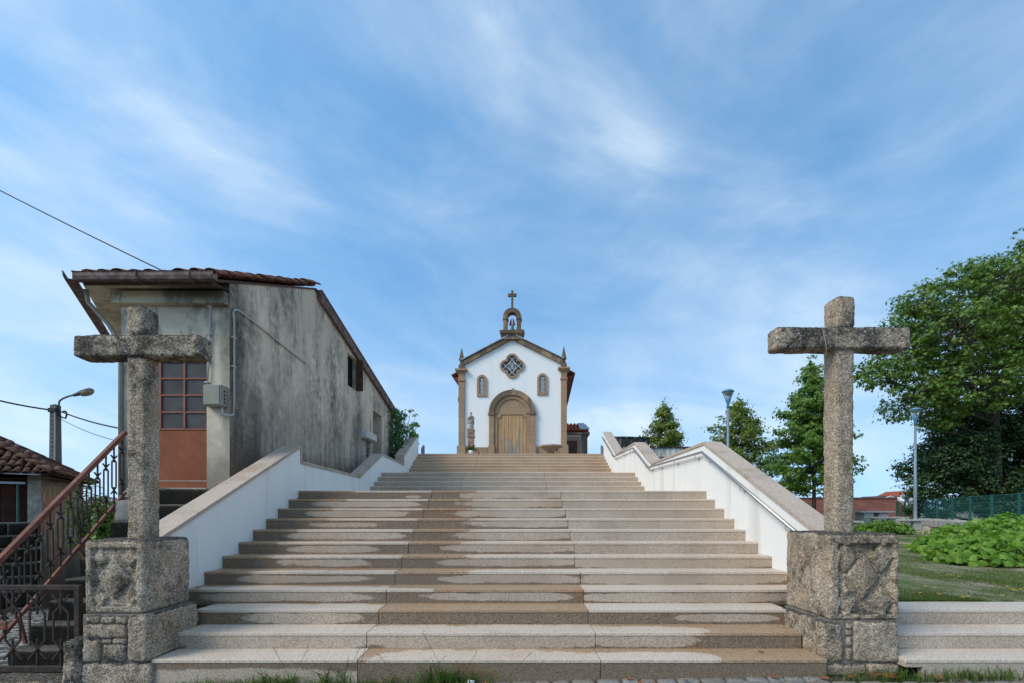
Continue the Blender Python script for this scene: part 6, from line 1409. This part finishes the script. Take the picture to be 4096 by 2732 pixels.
def blade_mesh(name, pts, hh, mat, seed, lean=.5, w=.05):
    rg = np.random.default_rng(seed); n = len(pts); pts = np.asarray(pts, float); az = rg.uniform(0, 2 * np.pi, n); le = rg.uniform(.05, lean, n) * hh; wd = w * hh * rg.uniform(.7, 1.3, n)
    dx, dy = np.cos(az), np.sin(az); px, py = -dy, dx; V = np.zeros((n, 5, 3))
    for k, (s, t, wf) in enumerate(((-1, 0, 1), (1, 0, 1), (1, .5, .75), (0, 1, 0), (-1, .5, .75))):
        V[:, k, 0] = pts[:, 0] + px * wd * s * wf / 2 + dx * le * t * t; V[:, k, 1] = pts[:, 1] + py * wd * s * wf / 2 + dy * le * t * t; V[:, k, 2] = pts[:, 2] + hh * t * (1 - .25 * t * le / hh)
    me = bpy.data.meshes.new(name); me.vertices.add(n * 5); me.vertices.foreach_set('co', V.reshape(-1).astype(np.float32))
    fl = np.array([0, 1, 2, 4, 4, 2, 3]); loops = (fl[None] + np.arange(n)[:, None] * 5).reshape(-1); me.loops.add(len(loops)); me.loops.foreach_set('vertex_index', loops.astype(np.int32))
    tot = np.tile([4, 3], n); me.polygons.add(2 * n); me.polygons.foreach_set('loop_start', np.concatenate([[0], np.cumsum(tot)[:-1]]).astype(np.int32))
    at = me.attributes.new('var', 'FLOAT', 'POINT'); at.data.foreach_set('value', np.repeat(np.clip(rg.normal(.5, .22, n), 0, 1), 5).astype(np.float32)); me.materials.append(MAT[mat]); me.update(calc_edges=True); return me
rg = np.random.default_rng(5); N = 170000; Yg = 5.46 + 14.5 * rg.uniform(0, 1, N) ** 1.7; Xg = Yg * rg.uniform(.70, 1.22, N); k = Xg > 3.72; Xg, Yg = Xg[k], Yg[k]
def bare(x, y): return mnoise.fractal(Vector((x * .9, y * .55, 3.0)), 1.0, 2.0, 4)
keep = np.array([bare(x, y) < -.12 + .45 * random.random() for x, y in zip(Xg, Yg)]); Xg, Yg = Xg[keep], Yg[keep]
pts = np.stack([Xg, Yg, np.array([g_lawn(y) for y in Yg]) - .004], 1)
me = blade_mesh('grass', pts, rg.uniform(.015, .05, len(pts)), 'blade', 6, 1.3, .12); tag(stuff(inst('grass', me)), 'short patchy grass growing on the lawn', 'grass')
fl = [(3870, 2390), (3965, 2350), (4010, 2385), (4060, 2365), (4085, 2362), (3800, 2307), (3835, 2312), (3695, 2280), (3702, 2350), (3738, 2356), (3680, 2375), (4070, 2275), (3895, 2268), (4030, 2350), (4048, 2362), (3757, 2381), (3851, 2393)]
ps = []; ns = []
for (x, y) in fl:
    Y = 1.05 * F / (y - PY); p = P(x, y, Y); p.z = g_lawn(Y) + .05
    for a in range(8): an = a * .785; ps.append((p.x + .014 * math.cos(an), p.y + .014 * math.sin(an), p.z)); ns.append((.3 * math.cos(an), .3 * math.sin(an) - .4, 1))
for i in range(60):
    x = random.uniform(15.2, 17.2); y = random.uniform(17.2, 18.4); ps.append((x, y, g_lawn(y) + .05)); ns.append((0, -.5, 1))
tag(stuff(inst('wildflowers', leaf_mesh('wildflowers', ps, ns, [.022] * 136 + [.07] * 60, T_OVAL, F_OVAL, MAT['petal'], RNG.uniform(0, 1, len(ps))))), 'small yellow wildflowers dotted over the lawn', 'flowers')

# weeds at the foot of the steps
rg = np.random.default_rng(9); ps = []; hs = []
def tuft(xpx, n, h, sx=.10, sy=.04, Y=4.24):
    c = P(xpx, 0, Y)
    for _ in range(int(n * 1.25)): x = c.x + rg.normal(0, sx); ps.append((x, Y + rg.normal(0, sy), g_street(x) - .03)); hs.append(h * 1.75 * rg.uniform(.3, 1.15))
for x, n, h in ((750, 150, .09), (850, 130, .10), (950, 120, .11), (1050, 140, .13), (1120, 90, .16), (1270, 110, .10), (1330, 60, .20), (1420, 110, .09), (1530, 90, .09), (1620, 40, .10), (1760, 160, .17), (1810, 120, .14), (1880, 60, .11),
                (3330, 50, .08), (3480, 70, .08), (3600, 120, .09), (3660, 70, .07), (3760, 90, .09), (3870, 110, .10), (3960, 90, .11), (4060, 60, .09), (700, 60, .06), (1180, 70, .07), (2880, 20, .05), (2500, 14, .05)):
    tuft(x, n, h * random.uniform(.8, 1.1), .09 + .05 * (h < .15))
me = blade_mesh('weeds', np.array(ps), np.array(hs), 'weed', 10, 1.5, .045); tag(stuff(inst('weeds', me)), 'green weeds and grass growing along the lowest step', 'weeds')
stalks = MB()
for (x, y0_, x2, y2) in ((1370, 2700, 1440, 2590), (1180, 2690, 1090, 2585), (1150, 2700, 1230, 2600), (1420, 2670, 1470, 2560), (1800, 2690, 1690, 2530), (1840, 2680, 1910, 2600), (1700, 2690, 1780, 2625), (2010, 2680, 2130, 2605), (1590, 2690, 1520, 2620)):
    a, b = P(x, y0_, 4.22), P(x2, y2, 4.22); a.z = g_street(a.x) - .02; mid = a.lerp(b, .55) + Vector((0, 0, .025)); stalks.tube([a, mid, b], .0018, 4, False)
    for q in range(4): c = b.lerp(mid, q * .12); stalks.tube([c, c + Vector((random.uniform(-.05, .05), random.uniform(-.02, .02), random.uniform(.0, .03)))], .0012, 3, False)
tag(stuff(stalks.obj('seed_stalks', MAT['blade'])), 'thin dry grass stalks leaning over the lowest step', 'weeds')
# ivy sprigs, fallen leaves, litter
TO = [(0, -.5, 0), (.12, -.2, .03), (.42, -.18, .08), (.22, .05, .02), (.34, .34, .06), (.08, .24, .0), (0, .55, .1), (-.08, .24, .0), (-.34, .34, .07), (-.22, .05, .03), (-.42, -.18, .1), (-.12, -.2, .03)]
FO = [(0, 1, 11), (1, 2, 3), (3, 4, 5), (5, 6, 7), (7, 8, 9), (9, 10, 11), (1, 3, 5, 7, 9, 11)]
dl = leaf_mesh('fallen_leaf', [(0, 0, 0)], [(0, 0, 1)], [.10], TO, FO, MAT['deadleaf'], [.5])
for (x, y, lab) in ((2515, 2709, 0), (2560, 2725, 0), (2610, 2728, 0), (3095, 2711, 0), (3295, 2715, 0), (3500, 2690, 0), (3540, 2705, 0), (3560, 2700, 0), (3575, 2712, 0), (3480, 2702, 0), (3740, 2712, 0), (3830, 2722, 0), (3405, 2706, 0), (905, 2722, 0), (770, 2712, 0), (1905, 2700, 0), (1940, 2706, 0), (2740, 2718, 0)):
    Y = 1.56 * F / (y - PY) if x > 2400 else 4.22; Y = min(Y, 4.29 if x < 3300 or x > 3610 else 4.33); X = (x - PX) * Y / F
    o = inst('fallen_leaf', dl, None, (X, Y - .02, g_street(X) + .012), (random.uniform(-.25, .25), random.uniform(-.25, .25), random.uniform(0, 6)), (random.uniform(.7, 1.2),) * 3)
    tag(o, 'dry reddish brown leaf fallen on the cobbles', 'leaf', 'fallen leaves on the cobbles')
for (x, y, z, Y, lab) in ((3042, 2635, .1605, 4.50, 'dry orange leaf lying on the lowest tread near the right cross'), (1190, 2031, 1.7655, 7.86, 'curled brown leaf lying on an upper left step'), (1118, 2180, 1.284, 6.75, 'small dark leaf lying on a left middle step'), (790, 2348, .642, 5.40, 'small brown leaf lying beside the left white wall')):
    X = (x - PX) * Y / F; tag(inst('fallen_leaf', dl, None, (X, Y, z + .012), (.2, -.15, random.uniform(0, 6)), (.9, .9, 1.2)), lab, 'leaf')
X = (1880 - PX) * 4.2 / F
m = MB(); m.add([(X - .03, 4.19, g_street(X)), (X + .03, 4.185, g_street(X)), (X + .04, 4.22, g_street(X) + .045), (X - .02, 4.23, g_street(X) + .05), (X + .01, 4.20, g_street(X) + .035)], [(0, 1, 4), (1, 2, 4), (2, 3, 4), (3, 0, 4)]); tag(m.obj('paper_scrap', MAT['paper']), 'crumpled scrap of white paper lying in the weeds', 'litter')

# ivy on the far corner of the stained building and a fig behind the wall
rg = np.random.default_rng(15); n = 3600; Yv = rg.uniform(15.7, 17.35, n); zlow = 2.6; zz2 = rg.uniform(zlow, 5.45, n)
w_ = np.clip((Yv - 15.75) / .9 + rg.normal(0, .12, n) - .25 * np.abs(zz2 - 4.2) * (Yv < 16.5), 0, 1); kp = rg.uniform(0, 1, n) < w_ ** 1.6
pos = np.stack([XB + .05 + np.abs(rg.normal(0, .13, n)) * (.4 + w_), Yv, zz2], 1)[kp]; kk = pos[:, 2] < np.array([top_z(min(y, YF)) for y in pos[:, 1]]) - .02; pos = pos[kk]
nr = np.array([.9, -.5, .5]) + rg.normal(0, .4, pos.shape)
iv = thing('ivy', 'dark ivy climbing the far corner of the stained building', 'ivy', (XB + .1, 16.8, 2.6)); stuff(inst('foliage', leaf_mesh('foliage', pos, nr, rg.uniform(.07, .13, len(pos)), T_STAR, F_STAR, MAT['leaf_ivy'], rg.uniform(0, 1, len(pos))), iv))
m = MB()
for i in range(7): y = 16.1 + .17 * i; m.tube([(XB + .03, y, 2.4), (XB + .05, y + .1, 3.4), (XB + .04, y + .05, 4.4)], .012, 5, False)
m.obj('stems', MAT['bark'], iv)
sg_ = thing('ivy', 'thin sprig of ivy growing up the roller shutter', 'ivy', (XB + .02, 13.9, 2.7)); n = 70; zv = rg.uniform(2.75, 3.5, n); pos = np.stack([XB + .03 + rg.uniform(0, .08, n), 13.85 + .12 * np.sin(zv * 9) + rg.normal(0, .05, n), zv], 1)
stuff(inst('foliage', leaf_mesh('foliage', pos, np.array([.9, -.4, .4]) + rg.normal(0, .3, (n, 3)), rg.uniform(.05, .09, n), T_STAR, F_STAR, MAT['leaf_ivy'], rg.uniform(0, 1, n)), sg_))
fx, fy = -4.35, 18.2; fig = thing('fig_tree', 'yellow green fig bush rising behind the left coping', 'fig tree', (-4.55, fy, 2.6)); m = MB(); ps = []; ns = []
TF = [(0, -.5, 0), (.1, -.15, .02), (.42, -.22, -.05), (.16, .02, .03), (.44, .22, -.05), (.12, .2, .03), (0, .6, -.08), (-.12, .2, .03), (-.44, .22, -.05), (-.16, .02, .03), (-.42, -.22, -.05), (-.1, -.15, .02)]
for i in range(46):
    e = P(rg.uniform(1570, 1668), rg.uniform(1640, 1800), fy + rg.uniform(-.8, .5)); 
    if (e.x > -3.95 and e.z < 4.35): continue
    m.tube([(-4.55 + rg.uniform(-.1, .1), fy, 2.7), ((e.x - 4.5) / 2 - .05, e.y, (e.z + 3) / 2 + .2), tuple(e)], [.025, .016, .006], 5, False)
    for k in range(8): d = rg.normal(size=3); d[2] = abs(d[2]) * .7; d /= np.linalg.norm(d); ps.append(np.array(e) + d * .10); ns.append(np.array([0, -.25, .6]) + d * .5 + rg.normal(0, .4, 3))
m.obj('stems', MAT['bark'], fig); stuff(inst('foliage', leaf_mesh('foliage', np.array(ps), np.array(ns), rg.uniform(.13, .24, len(ps)), TF, FO, MAT['leaf_fig'], rg.uniform(0, 1, len(ps))), fig))
# shrubs in the gap between the derelict house and the building
for (x, y, Y, r, lab) in ((372, 2080, 11.5, .85, 'wild shrub growing beyond the railing beside the derelict house'), (440, 2110, 9.5, .45, 'low shrub growing behind the black stone steps')):
    c = P(x, y, Y); n = 1500; d = rg.normal(size=(n, 3)); d /= np.linalg.norm(d, axis=1, keepdims=True); q = d * (rg.uniform(.2, 1, n) ** .5)[:, None] * np.array([r * .62, r * .6, r]) * (1 + .3 * np.sin(5 * d[:, :1] + 3)) + np.array(c)
    s_ = thing('wild_shrub', lab, 'shrub', (c.x, c.y, g_alley(Y))); stuff(inst('foliage', leaf_mesh('foliage', q, d + np.array([0, 0, .6]) + rg.normal(0, .4, (n, 3)), rg.uniform(.07, .13, n), T_OVAL, F_OVAL, MAT['leaf_fig' if r > .6 else 'leaf_gum'], rg.uniform(0, .8, n)), s_))
    m = MB()
    for k in range(0, n, 60): m.tube([(c.x, c.y, g_alley(Y) - .05), ((c.x + q[k][0]) / 2, (c.y + q[k][1]) / 2, (g_alley(Y) + q[k][2]) / 2 + .1), tuple(q[k])], .012, 4, False)
    m.obj('stems', MAT['bark'], s_)

# ------------------------------------------------------------------ buildings further off
rb = thing('tiled_outbuilding', 'long brown tiled roof beyond the picnic table', 'building', (34, 42, -6)); a, b = P(3150, 1997, 44), P(3592, 2000, 44); lo = P(3715, 2080, 38)
m = MB(); m.add([(0, 0, 0), (lo.x - (a.x - 2), 0, 0), (b.x - (a.x - 2), 6, a.z - (lo.z - .5)), (0, 6, a.z - (lo.z - .5))], [(0, 1, 2, 3)]); o = m.obj('roof', MAT['tilefield'], None, loc=(a.x - 2, 38, lo.z - .5)); hang(o, rb, False)
m = MB(); sbar(m, (lo.x + .08, 37.98, lo.z - .42), (b.x + .08, 44, a.z + .10), .34, .20); m.obj('white_verge', MAT['white_paint'], rb)
m = MB()
for i in range(70): x = a.x - 2 + i * (b.x - a.x + 2) / 70; m.tube([(x, 44, a.z + .04), (x + .19, 44, a.z + .06)], [.11, .13], 6, False)
stuff(m.obj('ridge_tiles', MAT['tile_old'], rb))
m = MB(); m.box(a.x - 1.8, lo.x - .3, 38.3, 44, -8, lo.z - .6); m.obj('walls', MAT['render'], rb)
m = MB(); m.add([(a.x - 2, 44, a.z), (b.x, 44, a.z), (b.x + 1, 50, a.z - 2), (a.x - 2, 50, a.z - 2)], [(0, 1, 2, 3)]); m.obj('rear_roof', MAT['tilefield'], rb)
def far_house(label, xa, xb, ye, yr, Y, zb, wall='white_paint', roofm='tile_new', apex=.5, group=None, win=2):
    p, q, r = P(xa, ye, Y), P(xb, ye, Y), P(xa, yr, Y); w = q.x - p.x; t = thing('house', label, 'house', ((p.x + q.x) / 2, Y, zb), group=group)
    pk = p.x + w * apex; dp = max(6, w * .8)
    fix_normals(MB().prism([(p.x, zb), (q.x, zb), (q.x, p.z), (pk, r.z), (p.x, p.z)], 'xz', Y, Y + dp).obj('wall', MAT[wall], t))
    th2 = .03 * w; rf = MB()
    for (xa_, xb_) in ((p.x - .06 * w, pk), (q.x + .06 * w, pk)):
        sl2 = (r.z - p.z) / (pk - (p.x if xa_ < pk else q.x)); za = r.z + sl2 * (xa_ - pk) + th2; pts = [(xa_, za), (xb_, r.z + th2), (xb_, r.z + 2 * th2), (xa_, za + th2)]; rf.prism(pts, 'xz', Y - .4, Y + dp)
    fix_normals(rf.obj('roof', MAT[roofm], t))
    for (xa_, xb_) in ((p.x - .06 * w, pk), (q.x + .06 * w, pk)):
        sl2 = (r.z - p.z) / (pk - (p.x if xa_ < pk else q.x)); za = r.z + sl2 * (xa_ - pk) + th2; MB().prism([(xa_, za - th2), (xb_, r.z), (xb_, r.z + 1.6 * th2), (xa_, za + .6 * th2)], 'xz', Y - .6, Y - .41).obj('bargeboard', MAT['white_paint'], t)
    for i in range(win): x = p.x + w * (.3 + .42 * i); MB().box(x - w * .09, x + w * .09, Y - .06, Y - .01, p.z - w * .28, p.z - w * .04).obj('window', MAT['pane'], t)
far_house('white house with orange roof and brown window beyond the tiled roof', 3598, 3690, 1986, 1968, 95, -10, apex=.42)
far_house('low cream house with brown roof beyond the tiled outbuilding', 3512, 3585, 2000, 1987, 80, -9, roofm='tile_old', apex=.55, win=1)
far_house('tiled house half hidden behind the dark tree at the right edge', 4050, 4230, 2040, 1985, 40, -6, wall='render', roofm='tile_old', apex=.8)
grp = 'distant houses on the hillside'
for i, (x, y, w) in enumerate(((388, 1998, 26), (412, 1993, 18), (436, 1999, 22), (456, 2002, 16), (372, 2003, 14), (402, 2012, 14), (428, 2016, 16), (450, 2014, 14), (472, 2004, 14), (360, 1996, 12))):
    Y = 420 + 25 * (i % 4) - 60 * (y > 2008); z_ = P(0, y, Y).z; far_house('tiny pale house on the distant hillside left of the stained building', x - w / 2, x + w / 2, y - 4, y - 8, Y, z_ - 14, 'white_paint' if i % 3 else 'render', 'tile_new' if i % 2 else 'tile_red', group=grp, win=2)
far_house('small tiled shed behind the black stone steps', 445, 475, 2050, 2034, 13, -2.2, 'render', 'tile_red', .6, win=0)
